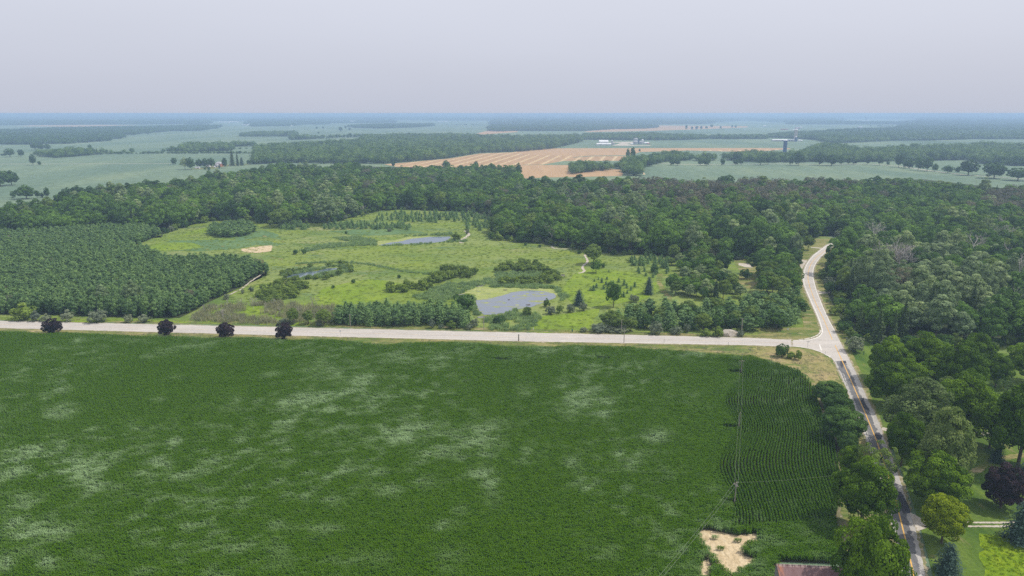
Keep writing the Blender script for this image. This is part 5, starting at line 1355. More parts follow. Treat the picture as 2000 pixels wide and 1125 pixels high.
# ================================================================== INDIVIDUAL TREES NEAR THE SIDE ROAD
random.seed(21)
for a in [
  # kind, name, x0, x1, y0, y1, label, group, variant
  ('near_purple', 'purple_maple', 82, 120, 621, 650.5, 'dark purple maple leftmost of the four along the county road', 0),
  ('near_purple', 'purple_maple', 306.5, 341, 625, 655.5, 'dark purple maple second from the left on the county road', 1),
  ('near_purple', 'purple_maple', 421, 457.5, 629.5, 659, 'dark purple maple third from the left on the county road', 2),
  ('near_purple', 'purple_maple', 537, 572.5, 629, 662.5, 'dark purple maple nearest the junction of the four on the county road', 3),
  ('near_dark', 'broadleaf_tree', 1592, 1656, 743, 792, 'dense dark rounded tree at the top of the row between corn and side road', 0),
  ('near_dark', 'broadleaf_tree', 1607, 1668, 768, 818, 'dark bushy tree second from the junction between corn and side road', 1),
  ('near_dark', 'broadleaf_tree', 1605, 1688, 794, 864, 'large dome shaped dark tree at the corn edge beside the grey road', 0),
  ('near_dark', 'broadleaf_tree', 1637, 1677, 843, 886, 'smaller dull green tree below the dome shaped tree at the corn edge', 1),
  ('near_maple', 'broadleaf_tree', 1638, 1690, 870, 935, 'shaded tree between the corn edge and the thin yellowish tree', 2),
  ('near_open', 'broadleaf_tree', 1672, 1756, 858, 958, 'thin yellowish tree whose open crown hangs over the side road', 0),
  ('near_maple', 'maple_tree', 1630, 1750, 890, 1028, 'big green maple left of the side road above the largest maple', 0),
  ('near_maple', 'maple_tree', 1632, 1776, 1003, 1190, 'largest maple at the bottom edge beside the red roofed barn', 1),
  ('near_maple', 'maple_tree', 1772, 1888, 878, 992, 'full green maple right of the side road above the lime green tree', 2),
  ('near_round', 'lime_tree', 1804, 1890, 967, 1058, 'bright yellow green round tree beside the gravel drive', 0),
  ('near_purple', 'purple_maple', 1925, 2002, 903, 988, 'big purple leaved maple on the lawn at the right edge', 0),
  ('near_silver', 'silver_maple', 1735, 1868, 736, 870, 'tall pale silvery maple right of the grey road', 0),
  ('near_silver', 'silver_maple', 1795, 1902, 795, 960, 'huge silver green tree behind the full green maple', 1),
  ('near_maple', 'broadleaf_tree', 1730, 1806, 805, 905, 'dark green tree overhanging the right verge above the driveway', 1),
  ('near_maple', 'broadleaf_tree', 1695, 1778, 706, 788, 'spreading tree with a bare grey fork beside the right verge', 2),
  ('near_maple', 'broadleaf_tree', 1700, 1782, 655, 740, 'large green tree right of the side road just below the pale shrub', 0),
  ('near_maple', 'broadleaf_tree', 1765, 1850, 648, 738, 'broad green tree second from the verge below the spruces', 1),
  ('near_maple', 'broadleaf_tree', 1838, 1926, 665, 768, 'broad green tree left of the small grass clearing', 2),
  ('near_maple', 'broadleaf_tree', 1925, 1976, 690, 752, 'rounded green tree standing in the small grass clearing', 0),
  ('near_maple', 'broadleaf_tree', 1972, 2050, 664, 742, 'green tree at the right edge beyond the grass clearing', 1),
  ('near_maple', 'broadleaf_tree', 1832, 1942, 726, 838, 'wide green tree behind the silvery maple', 1),
  ('near_open', 'broadleaf_tree', 1944, 1990, 736, 790, 'yellow green thin tree near the right edge', 0),
  ('near_maple', 'broadleaf_tree', 1940, 2070, 745, 905, 'very large dark tree at the right edge above the purple maple', 2),
  ('near_silver', 'silver_maple', 1815, 1880, 735, 815, 'upper crown of pale leaves between the silvery maple and the wide tree', 0),
  ('near_maple', 'broadleaf_tree', 1880, 1948, 648, 716, 'green tree filling the edge of the wood above the grass clearing', 1),
  ('near_maple', 'broadleaf_tree', 1900, 1985, 770, 870, 'green tree between the wide tree and the very large tree at the edge', 0),
  ('near_maple', 'broadleaf_tree', 1795, 1870, 690, 765, 'crown packed between the broad green trees below the spruces', 2),
  ('near_maple', 'broadleaf_tree', 1740, 1812, 700, 768, 'crown above the tall silvery maple', 1),
  ('near_maple', 'broadleaf_tree', 1860, 1925, 720, 800, 'crown behind the wide tree near the grass clearing', 2),
  ('near_maple', 'broadleaf_tree', 1770, 1835, 770, 850, 'green crown in front of the tall silvery maple', 0),
  ('near_spruce', 'blue_spruce', 1827, 1883, 1059, 1120, 'small rounded blue spruce on the lawn below the lime green tree', 0),
  ('near_spruce', 'spruce_tree', 1965, 2035, 978, 1055, 'dark green spruce at the end of the gravel drive', 1),
  ('near_spruce', 'spruce_tree', 1981, 2035, 893, 950, 'green spruce half hidden behind the purple maple', 0),
  ('near_spruce', 'blue_spruce', 1935, 1966, 860, 900, 'young blue spruce in the shade of the very large tree', 1),
  ('shrub_silver', 'shrub', 1652, 1692, 656, 686, 'large grey green shrub on the right verge opposite the junction', 0),
  ('shrub_dark', 'small_tree', 1511, 1543, 671, 696, 'small dark tree alone on the dry grass corner', 0),
  ('shrub_green', 'shrub', 1535, 1556, 686, 700, 'low green bush right of the small tree on the corner', 0),
  ('shrub_green', 'shrub', 1553, 1568, 684, 702, 'pale sapling like bush on the dry corner', 1),
  ('near_spruce', 'spruce_tree', 1117, 1145, 566, 594, 'lone dark conical spruce right of the big pond', 0),
  ('near_spruce', 'spruce_tree', 1255, 1280, 541, 572, 'lone blue green conical spruce in the right meadow', 1),
  ('mid_olive', 'broadleaf_tree', 1140, 1180, 477, 513, 'tall thin crowned tree on the far footpath', 0),
  ('mid_broad', 'small_tree', 1153, 1176, 507, 531, 'small bushy tree in front of the thin crowned tree', 1),
  ('mid_broad', 'broadleaf_tree', 1183, 1215, 550, 596, 'leaning willow like tree in the right meadow', 2),
  ('shrub_dark', 'shrub', 880, 934, 573, 606, 'dark willow thicket on the left bank of the big pond', 0),
  ('shrub_green', 'shrub', 1018, 1040, 599, 618, 'willow bush on the near bank of the big pond', 2),
  ('shrub_dark', 'shrub', 960, 988, 615, 631, 'low dark bush in the reeds below the pond', 1),
  ('shrub_green', 'shrub', 1060, 1075, 582, 598, 'small upright bush at the right tip of the pond', 0),
  ('spruce', 'spruce_tree', 1385, 1412, 548, 585, 'dark spruce standing up from the copse', 0),
  ('mid_broad', 'broadleaf_tree', 1355, 1395, 495, 535, 'yellow green tree at the front of the copse', 3),
  ('mid_dark', 'broadleaf_tree', 1395, 1435, 488, 530, 'dark rounded tree beside the white driveway in the wood', 0),
  ('mid_dark', 'broadleaf_tree', 1462, 1502, 488, 532, 'dark tree right of the white driveway in the wood', 1),
  ('mid_silver', 'broadleaf_tree', 1540, 1568, 455, 505, 'slender grey green tree beside the upper lawn', 0),
  ('mid_olive', 'broadleaf_tree', 1567, 1592, 460, 486, 'small round olive tree beside the upper lawn', 1),
  ('near_purple', 'purple_shrub', 1616, 1630, 534, 550, 'dark purple bush at the wood edge right of the bend', 1),
  ('mid_silver', 'broadleaf_tree', 183, 215, 556, 602, 'pale flecked tree rising from the front of the plantation', 0),
  ('mid_silver', 'broadleaf_tree', 238, 278, 546, 600, 'taller pale flecked tree in the front of the plantation', 1),
  ('mid_brown', 'thin_tree', 360, 384, 565, 595, 'brown thin tree at the right front corner of the plantation', 0),
  ('shrub_green', 'shrub', 20, 70, 590, 622, 'olive bush at the roadside front of the plantation', 0),
  ('mid_olive', 'small_tree', 560, 585, 602, 632, 'olive cone like tree left of the roadside pines', 0),
  ('mid_olive', 'small_tree', 590, 612, 606, 632, 'second olive tree left of the roadside pines', 1),
  ('mid_olive', 'small_tree', 615, 648, 604, 634, 'third olive tree touching the roadside pines', 0),
  ('shrub_silver', 'shrub', 755, 766, 446, 452, 'lone pale bush on the meadow above the upper pond', 0),
  ('shrub_green', 'shrub', 880, 902, 452, 468, 'green bush at the right end of the upper pond', 0),
  ('mid_olive', 'broadleaf_tree', 524, 575, 408, 440, 'wide spreading tree at the front of the wood above the young pines', 0),
  ('mid_silver', 'broadleaf_tree', 612, 664, 385, 434, 'tall pale crown at the front of the far wood', 1),
]:
    kd, nm, x0, x1, y0, y1, lb, v = a
    blob(kd, nm, x0, x1, y0, y1, lb, 'shrub' if 'shrub' in nm else 'tree', var=v)
# silvery shrubs along the county road and by the pond
for (x0, x1, y0, y1, lb) in [
  (58, 80, 606, 626, 'grey green bush leftmost at the foot of the plantation'), (80, 100, 612, 627, 'low grey bush right behind the leftmost purple maple'), (118, 146, 604, 626, 'rounded grey bush between the first two purple maples'),
  (171, 212, 605, 628, 'widest grey green bush at the foot of the plantation'), (240, 259, 614, 629, 'small grey bush in the middle of the plantation foot'), (268, 294, 613, 629, 'grey bush just left of the second purple maple'),
  (542, 568, 621, 633, 'grey bush behind the fourth purple maple'), (615, 631, 625, 636, 'pale small bush left of the first utility pole'), (836, 851, 623, 640, 'pale bush under the right end of the pine belt'),
  (855, 868, 632, 641, 'tiny pale bush under the pine belt'), (870, 893, 625, 641, 'green grey bush under the right end of the pine belt'), (909, 925, 630, 643, 'pale bush right of the pine belt'), (918, 936, 622, 638, 'second pale bush right of the pine belt'),
  (1065, 1088, 597, 613, 'pale round bush on the bank right of the pond'), (1084, 1102, 596, 610, 'green bush between the pale bushes right of the pond'), (1105, 1124, 594, 609, 'pale round bush below the lone spruce'), (1130, 1148, 591, 606, 'pale bush touching the lone spruce'),
  (1131, 1150, 638, 648, 'low bush at the left tip of the junction pine belt'), (1150, 1190, 630, 649, 'dark grey bush at the foot of the junction pine belt'), (1180, 1232, 632, 650, 'wide grey bush behind the roadside poles'),
  (1267, 1296, 628, 651, 'pale conical bush at the foot of the pine belt'), (1308, 1334, 636, 652, 'pale low bush right of the conical pale bush'), (1334, 1350, 632, 648, 'small grey bush next to the pale low bush'),
  (1366, 1392, 640, 656, 'round green bush left of the bare earth bank'), (1390, 1416, 636, 656, 'bright green bush left of the bare earth bank'), (1440, 1455, 645, 657, 'grey bush at the foot of the tall roadside pole'),
  (908, 918, 447, 456, 'small grey bush at the top of the sandy path'), (1020, 1032, 462, 472, 'pale bush at the wood edge above the meadow'), (1040, 1055, 463, 474, 'grey bush at the wood edge above the meadow'), (1063, 1080, 464, 475, 'pale bush close under the wood edge'),
  (485, 496, 558, 569, 'round grey bush beside the plantation path'), (470, 478, 565, 573, 'tiny grey bush beside the plantation path'), (436, 449, 574, 584, 'grey bush by the near end of the plantation path'),
  (1228, 1250, 575, 590, 'pale bush behind the junction pine belt')]:
    kd = 'shrub_green' if (lb.startswith('green') or 'bright green' in lb or 'round green' in lb) else 'shrub_silver'
    blob(kd, 'shrub', x0, x1, y0, y1, lb, 'shrub')
for (x, y, s, lb) in [(690, 553, 3.4, 'tiny dark bush alone in the lower meadow'), (651, 563, 2.6, 'tiny dark bush left in the lower meadow'), (780, 543, 3, 'tiny grey bush right in the lower meadow'), (577, 497, 5, 'dark bush beside the sand patch'),
                      (594, 496, 5, 'second dark bush beside the sand patch'), (676, 457, 3.6, 'small grey bush on the upper meadow'), (1026, 480, 3, 'small dark bush below the wood edge'), (1054, 483, 3, 'dark bush left of the short sandy path'),
                      (1131, 496, 4, 'dark bush left of the thin crowned tree'), (1178, 523, 4.5, 'small dark bush right of the thin crowned tree'), (1278, 533, 7, 'reddish dry bush in the right meadow'), (1455, 545, 9, 'round bush in the yard clearing')]:
    at_base('shrub_dark', 'shrub', x, y, s, s * .8, lb, 'shrub')
# bare trees
def dead(px, py, h, wf, label, var=0, name='dead_tree', group=None):
    x, y = P(px, py); s = h * 1.12 / 14
    o = link(name, DEAD_ME[var], None, (x, y, 0), random.uniform(0, 6), (s * wf, s * wf, s)); tag(o, label, 'dead tree', group); return o
dead(1705, 505, 27, 1.1, 'tall bare grey tree above the crowns of the right wood', 0)
for (x, y, h, k, lb) in [(1712, 545, 22, 2, 'small bare tree at the left of the leafless stand'), (1748, 556, 24, 2, 'bare tree in front of the leafless stand in the right wood'), (1766, 548, 24, 1, 'bare tree at the back of the leafless stand in the right wood'), (1722, 548, 24, 1, 'leftmost bare tree of the leafless stand in the right wood'), (1738, 550, 26, 2, 'tallest bare tree of the leafless stand in the right wood'), (1757, 552, 23, 0, 'third bare tree of the leafless stand in the right wood'),
                         (1775, 556, 19, 1, 'rightmost bare tree of the leafless stand in the right wood')]: dead(x, y, h, 1.1, lb, k)
dead(1888, 520, 24, 1, 'bare tree over the pale crowns of the right wood', 2)
dead(1950, 500, 24, .8, 'slim bare tree near the right edge above the spruces', 1)
dead(1988, 585, 27, 1, 'tall bare tree at the right edge of the wood', 0)
dead(1960, 470, 22, .9, 'bare tree high at the right edge of the wood', 2)
dead(1378, 400, 16, 1.5, 'bare reddish tree in the brown patch of the wood', 2)
dead(128, 412, 20, .9, 'bare tree at the left end of the wood', 1)
# the leafless purplish tree in the garden at the right
g6 = np.random.default_rng(66)
m6 = dead_tree(g6, 12, 0.22, 5, 0.75)
M['greytwig'] = plain('purplish grey twigs', (0.20, 0.155, 0.155), 0.95)
me6 = m6.mesh('bare garden tree', M['greytwig'])
x, y = P(1897, 884)
o = link('dead_tree', me6, None, (x, y, 0), 1.0, (1.15, 1.15, .85)); tag(o, 'leafless purplish grey tree on the lawn beside the gravel track', 'dead tree')
x, y = P(1740, 752); o = link('dead_tree', DEAD_ME[1], None, (x, y, 0), 2.0, (.75, .75, 1.05)); tag(o, 'bare grey fork standing up in the spreading tree', 'dead tree')

# ---- trees one can tell apart in the far fields
FARB = [(1540, 1551, 305, 320.5), (1550, 1571, 296, 320.5), (1590, 1612, 299, 320.5), (1612, 1638, 301, 321.5), (1637, 1651, 302, 320.5), (1653, 1662, 307, 320), (1662, 1675, 309, 320), (1689, 1701, 303, 320), (1712, 1727, 301, 320.5), (1731, 1738, 314, 322.5),
        (1749, 1765, 302, 324.5), (1762, 1776, 311, 326.5), (1770, 1786, 311, 328), (1786, 1804, 306, 330.5), (1802, 1823, 307, 331.5), (1821, 1833, 319, 333.5), (1841, 1864, 323, 336.5), (1866, 1876, 325, 337.5), (1876, 1911, 313, 339.5), (1922, 1966, 317, 345.5), (1970, 2010, 328, 350.5),
        (1307, 1319, 312, 322), (1317, 1330, 311, 322), (1362, 1374, 311, 322), (1372, 1388, 309, 322), (1407, 1417, 309, 322.5), (1431, 1444, 311, 321), (1443, 1453, 310, 321), (1476, 1496, 305, 320.5), (1495, 1507, 305, 319.5)]
for k, (a, b, c, d) in enumerate(FARB):
    side = 'short row of trees across the middle of the far green field' if a < 1510 else 'tree row along the farm lane beyond the right wood'
    order_ = ['first', 'second', 'third', 'fourth', 'fifth', 'sixth', 'seventh', 'eighth', 'ninth', 'tenth', 'eleventh', 'twelfth', 'thirteenth', 'fourteenth', 'fifteenth', 'sixteenth', 'seventeenth', 'eighteenth', 'nineteenth', 'twentieth', 'last']
    kk = k if a >= 1510 else k - 21
    blob('field', 'field_tree', a, b, c, d, f'{order_[kk]} dark round tree from the left in the {"lane row" if a >= 1510 else "short row"} of the far green fields', 'tree', 'trees along the lanes of the far fields')
for (kd, x0, x1, y0, y1, lb) in [
  ('field', 57, 69, 303, 321, 'lone upright tree on the lane at the left'), ('shrub_dark', 72, 80.5, 314.5, 321.5, 'small bush beside the lone upright tree'), ('field', -18, 14, 331, 361, 'dark tree of the clump cut by the left edge'), ('field', 6, 35, 333, 359, 'outer dark tree of the clump cut by the left edge'),
  ('field', 31, 68, 361, 386, 'wide low tree in the big green field at the left'), ('shrub_dark', 20, 31, 373, 385, 'small bush left of the wide low tree'), ('field', 68, 77, 372, 385.5, 'narrow tree right of the wide low tree'), ('shrub_dark', 76, 86, 376, 385, 'bush between the two narrow trees'),
  ('field', 85, 96, 365, 384, 'upright tree right of the wide low tree'), ('field', 60, 75, 279, 291.5, 'left tree of the trio before the far left wood'), ('field', 72, 86, 280, 292, 'middle tree of the trio before the far left wood'), ('field', 86, 98, 281, 292, 'right tree of the trio before the far left wood'),
  ('field', 9, 27, 290, 305, 'low wide tree at the left end of the hedge'), ('field', 34, 46, 292, 305, 'second low tree at the left end of the hedge'), ('field', 171, 179, 282, 290, 'tree standing up behind the belt of wood'), ('field', 286, 290.5, 256.5, 262.5, 'tiny lone tree in the farthest left field'),
  ('field', 225, 233, 257, 266, 'small tree at the tip of the far left wood'), ('field', 252, 268, 256, 264, 'pair of crowns right of the far left wood'),
  ('field', 333, 345, 308, 320.5, 'round tree left of the farmyard'), ('mid_silver', 351, 369, 307, 329, 'pale big tree at the left end of the farmyard'), ('field', 363, 381, 307, 329, 'second big tree at the left end of the farmyard'), ('field', 381, 396, 310, 326, 'dark tree behind the white sheds'),
  ('field', 392, 408, 309, 326, 'dark tree directly behind the larger shed'), ('field', 405, 421, 308, 325, 'dark tree left of the brick farmhouse'), ('field', 433, 444, 308, 327, 'tree close to the right wall of the brick farmhouse'), ('spruce', 445, 460, 292, 320.5, 'tallest dark conifer right of the farmhouse'),
  ('spruce', 458.5, 467.5, 296, 321.5, 'slim pointed conifer right of the farmhouse'), ('near_spruce', 466, 477.5, 307, 321.5, 'shorter rounded conifer right of the farmhouse'), ('shrub_dark', 397, 403, 326.5, 331.5, 'small round tree on the farm lawn'), ('shrub_dark', 403.5, 411.5, 326, 332, 'wider small tree on the farm lawn'),
  ('shrub_dark', 426, 431, 322.5, 328, 'little tree before the farmhouse porch'), ('shrub_dark', 480, 492, 312, 320, 'low bush right of the farm conifers'), ('shrub_dark', 489, 499, 311, 320, 'second low bush right of the farm conifers'), ('field', 121, 143, 366, 386, 'first tree sticking out of the left end of the wood'),
  ('field', 137, 166, 362, 384, 'widest tree sticking out of the left end of the wood'), ('field', 165, 187, 363, 384, 'last tree sticking out of the left end of the wood'), ('field', 661, 669, 247, 256, 'lone tree in the far green plain'), ('field', 680, 685.5, 249, 254.5, 'smaller tree right of the lone tree on the plain'),
  ('field', 672.5, 677, 245.5, 251, 'narrow tree behind the lone tree on the plain'), ('field', 616, 621, 247.5, 252, 'speck like tree left on the far plain'), ('field', 629, 633.5, 247, 251.5, 'second speck like tree on the far plain'), ('field', 619.5, 624, 257, 260.5, 'dark bush in the far strip field'),
  ('field', 1338, 1343, 244, 253, 'tallest tree on the pale stubble strip'), ('field', 1349, 1354.5, 247, 252.7, 'first round tree right on the pale strip'), ('field', 1357, 1364, 246, 252.7, 'second round tree right on the pale strip'), ('field', 1367, 1372.5, 246, 252, 'third round tree on the pale strip'),
  ('field', 1377, 1382.5, 246.5, 251.5, 'fourth round tree on the pale strip'), ('field', 1387, 1393, 243, 249, 'fifth round tree on the pale strip'), ('field', 1405.5, 1410, 246, 251, 'sixth round tree on the pale strip'), ('field', 1427.5, 1432, 244, 249.5, 'seventh round tree on the pale strip'),
  ('field', 1434.5, 1439.5, 244, 249.5, 'eighth round tree on the pale strip'), ('mid_silver', 1222, 1231, 290, 315, 'tall pale poplar at the stubble edge'), ('field', 1231, 1242, 287.5, 315, 'tall dark poplar at the stubble edge'), ('field', 1247, 1251.5, 290.5, 296, 'tiny tree alone on the stubble'),
  ('field', 1260, 1279, 310, 323.5, 'dark clump at the corner of the stubble wood'), ('field', 1006, 1020, 318, 346, 'tall tree at the wood corner beside the stubble'), ('mid_silver', 994, 1010, 326, 352, 'pale tree at the wood corner beside the stubble'),
  ('field', 862, 880, 313, 328, 'dark rounded crown above the wood before the stubble'), ('field', 1409, 1435, 342, 362, 'dark round crown above the brown patch of wood'), ('field', 764, 772, 315, 325, 'small crown against the stubble tip'), ('field', 925, 934, 314.5, 324, 'small dark crown against the stubble')]:
    blob(kd, 'field_tree', x0, x1, y0, y1, lb, 'tree')

# ================================================================== POLES AND WIRES
TOPS = {}
def solve_h(px, py0, py1):
    x, y = P(px, py0)
    lo_, hi_ = 0.0, 40.0
    for _ in range(40):
        m_ = (lo_ + hi_) / 2
        if proj(x, y, m_)[1] > py1: lo_ = m_
        else: hi_ = m_
    return x, y, lo_
def pole(px, py0, py1, label, arm=1.2, rz=0.0, name='utility_pole', group='utility poles', key=None, gear=False, r=0.19, cat='pole'):
    x, y, h = solve_h(px, py0, py1)
    e = empty(name, (x, y, 0), rz); tag(e, label, cat, group)
    MB().tube([(0, 0, -.2), (0, 0, h)], [r, r * .75], 8).build('shaft', M['pole'], e)
    if arm:
        MB().box((0, 0.14, h - 0.45), (arm * 2, 0.13, 0.15)).build('crossarm', M['pole'], e)
        for s in (-1, 0, 1):
            MB().tube([(s * arm * .85, .14, h - .38), (s * arm * .85, .14, h - .12)], [.06, .045], 6).build('insulator', M['steel'], e)
    if gear:
        MB().box((0.35, 0.25, h - 1.3), (.4, .4, .7)).build('transformer', M['steel'], e)
        MB().box((0, -.12, h - 1.0), (.14, 1.6, .12)).build('crossarm', M['pole'], e)
    if key: TOPS[key] = (x, y, h - .1)
    return e
pole(1447, 733.5, 703.5, 'wooden pole with a single crossarm at the top end of the corn', 1.35, 0, key='A')
pole(1442.5, 843.5, 805, 'slim pole in the middle of the curved corn rows', 0.0, 0, key='B')
pole(1433.8, 991.5, 941.5, 'wooden pole with double crossarms and gear beside a small bare patch', 1.0, .5, key='C', gear=True)
pole(1447.5, 655.5, 621.5, 'tall pole behind the county road in line with the corn field poles', 0.7, 0, key='D')
pole(684.5, 639, 614, 'roadside pole before the dark pine belt', 0.5, 0, key='E')
pole(945, 645, 617, 'roadside pole standing before the big pond', 0, 0, key='F')
pole(1213.5, 651, 624, 'roadside pole on the far side behind the low bushes', 0, 0, key='G')
pole(1218.5, 670, 643, 'dark short pole on the near side of the county road', 0, 0, key='H')
pole(436, 628, 594, 'thin grey pole in the dry scrub', 0, 0, r=.12)
pole(1399, 535, 511, 'pale pole in the yard behind the copse', 0, 0, key='I')
def wire(a, b, sag, label, dx=0.0, r=0.016):
    a = np.array(a, float) + [dx, 0, 0]; b = np.array(b, float) + [dx, 0, 0]
    t = np.linspace(0, 1, 24)[:, None]
    p = a + (b - a) * t; p[:, 2] -= sag * 4 * (t * (1 - t))[:, 0]
    o = MB().tube(p, r, 4).build('wire', M['wire']); tag(o, label, 'wire')
wire(TOPS['A'], TOPS['B'], .8, 'left wire from the top corn pole to the slim pole', -.9); wire(TOPS['A'], TOPS['B'], .8, 'right wire from the top corn pole to the slim pole', .5)
wire(TOPS['B'], TOPS['C'], .8, 'left wire from the slim pole to the double crossarm pole', -.5); wire(TOPS['B'], TOPS['C'], .8, 'right wire from the slim pole to the double crossarm pole', .5)
wire(TOPS['D'], TOPS['A'], 1.2, 'wire crossing the county road to the corn field', 0)
tx, ty = P(1262, 1160, 8.0)
wire(TOPS['C'], (tx, ty, 8.2), .8, 'upper wire running down over the corn from the double crossarm pole', -.5); wire(TOPS['C'], (tx, ty, 8.2), .8, 'lower wire running down over the corn from the double crossarm pole', .5)
tx, ty = P(1700, 921, 6)
wire(TOPS['C'], (tx, ty, 6.5), .8, 'thin service wire from the double crossarm pole to the maples', 0, .012)
for a, b, lb in (('E', 'F', 'roadside wire between the pine belt pole and the pond pole'), ('F', 'G', 'roadside wire from the pond pole to the pole behind the bushes'), ('G', 'D', 'roadside wire along the junction pine belt')):
    wire(TOPS[a], TOPS[b], 1.5, lb, 0, .014)

# ================================================================== SIGNS, POSTS, MAILBOX
def post_sign(px, py0, py1, label, face, name='road_sign', cat='sign', w_=.75, h_=.75, shape='rect', facing=0.0, post='steel', symbol=None):
    x, y, h = solve_h(px, py0, py1)
    e = empty(name, (x, y, 0), facing); tag(e, label, cat)
    MB().tube([(0, 0.04, -.1), (0, 0.04, h)], .045, 6).build('post', M[post], e)
    f = MB(); a, b, z = w_ / 2, h_ / 2, h - h_ / 2
    if shape == 'diamond': ring = [(0, -b), (a, 0), (0, b), (-a, 0)]
    elif shape == 'octagon': ring = [(a * math.cos(R(22.5 + 45 * i)), b * math.sin(R(22.5 + 45 * i))) for i in range(8)]
    else: ring = [(-a, -b), (a, -b), (a, b), (-a, b)]
    n_ = len(ring)
    v = [(p, -.02, z + q) for p, q in ring] + [(p, 0.0, z + q) for p, q in ring]
    v += [(0, -.02, z), (0, 0, z)]
    f.add(v, [(i, (i + 1) % n_, 2 * n_) for i in range(n_)] + [(n_ + (i + 1) % n_, n_ + i, 2 * n_ + 1) for i in range(n_)])
    f.add(v, [(i, n_ + i, n_ + (i + 1) % n_, (i + 1) % n_) for i in range(n_)])
    f.build('sign_face', M[face], e)
    if symbol:
        s = MB(); s.box((0, -.03, z), (.10, .02, .62)); s.box((0, -.033, z + .02), (.52, .016, .10)); s.build('symbol', M['black'], e)
    return e
post_sign(1630.5, 616, 606.3, 'yellow diamond warning sign right of the side road', 'yellow', 'warning_sign', w_=1.5, h_=1.5, shape='diamond', symbol=True)
post_sign(1648, 645, 637.3, 'small white sign on a thin post right of the side road', 'white', w_=.9, h_=.8)
post_sign(1610.8, 696, 686.5, 'grey back of a stop sign at the corner kerb', 'steel', 'stop_sign', w_=.9, h_=.9, shape='octagon', facing=R(75))
post_sign(1664.5, 678, 666.8, 'teal sign board in front of the grey shrub', 'signblue', w_=1.3, h_=1.0)
post_sign(1663.3, 657, 653.5, 'small blue marker sign in the shade of the wood edge', 'signblue', w_=1.0, h_=.5)
post_sign(1686.5, 694, 685, 'dark green narrow sign leaning on the verge', 'signgreen', w_=.35, h_=1.9)
post_sign(665, 656, 645, 'grey road sign seen edge on at the near roadside', 'steel', w_=.7, h_=1.0, facing=R(60))
post_sign(1577.3, 679, 667, 'dark post with a short street sign arm near the stop line', 'steel', w_=1.6, h_=.22, facing=R(8), post='black')
post_sign(1538.3, 646, 641, 'small white box marker on the grass left of the bend', 'white', w_=.9, h_=.8)
post_sign(1653.7, 663, 659.8, 'white mailbox on the right verge opposite the junction', 'white', 'mailbox', 'mailbox', w_=.6, h_=.45)
post_sign(1041.5, 648, 640, 'short pale utility marker on the far roadside below the pond', 'white', 'marker_post', 'post', w_=.3, h_=1.1)
def post(px, py0, py1, label, r=.1, mt='pole', name='fence_post', group=None):
    x, y, h = solve_h(px, py0, py1)
    b = MB().tube([(0, 0, -.2), (0, 0, h * .93), (0, 0, h)], [r, r, r * .7], 7)
    if name == 'fence_post': b.box((0, 0, h * .85), (r * 2.4, r * 2.4, h * .06))
    o = b.build(name, M[mt], loc=(x, y, 0)); tag(o, label, 'post', group)
post(1013, 666.5, 652.5, 'broken brown stump of a pole on the near roadside', .28, name='pole_stump')
post(1296.8, 670.3, 662.3, 'thin dark post on the near roadside right of the short pole', .07)
post(1422.5, 676.5, 668, 'thin dark post on the near roadside left of the corner', .07)
post(1412.5, 658, 649, 'thin post before the bare earth bank', .07)
post(1117.5, 648.5, 643, 'short dark green post on the far roadside', .3, 'signgreen')
# earth bank beside the road
mb = MB(); cv, cf = ICO2; gx_, gy_ = P(1426, 657.5)
nz = 1 + 0.12 * np.sin(cv @ np.array([7.0, 5.0, 3.0]))
mb.add(cv * nz[:, None] * np.array([5.0, 2.2, 3.4]), cf)
o = mb.build('earth_mound', G['gravel'], loc=(gx_, gy_ + 1.5, 0)); tag(o, 'bare pale earth bank at the foot of the junction pine belt', 'mound')

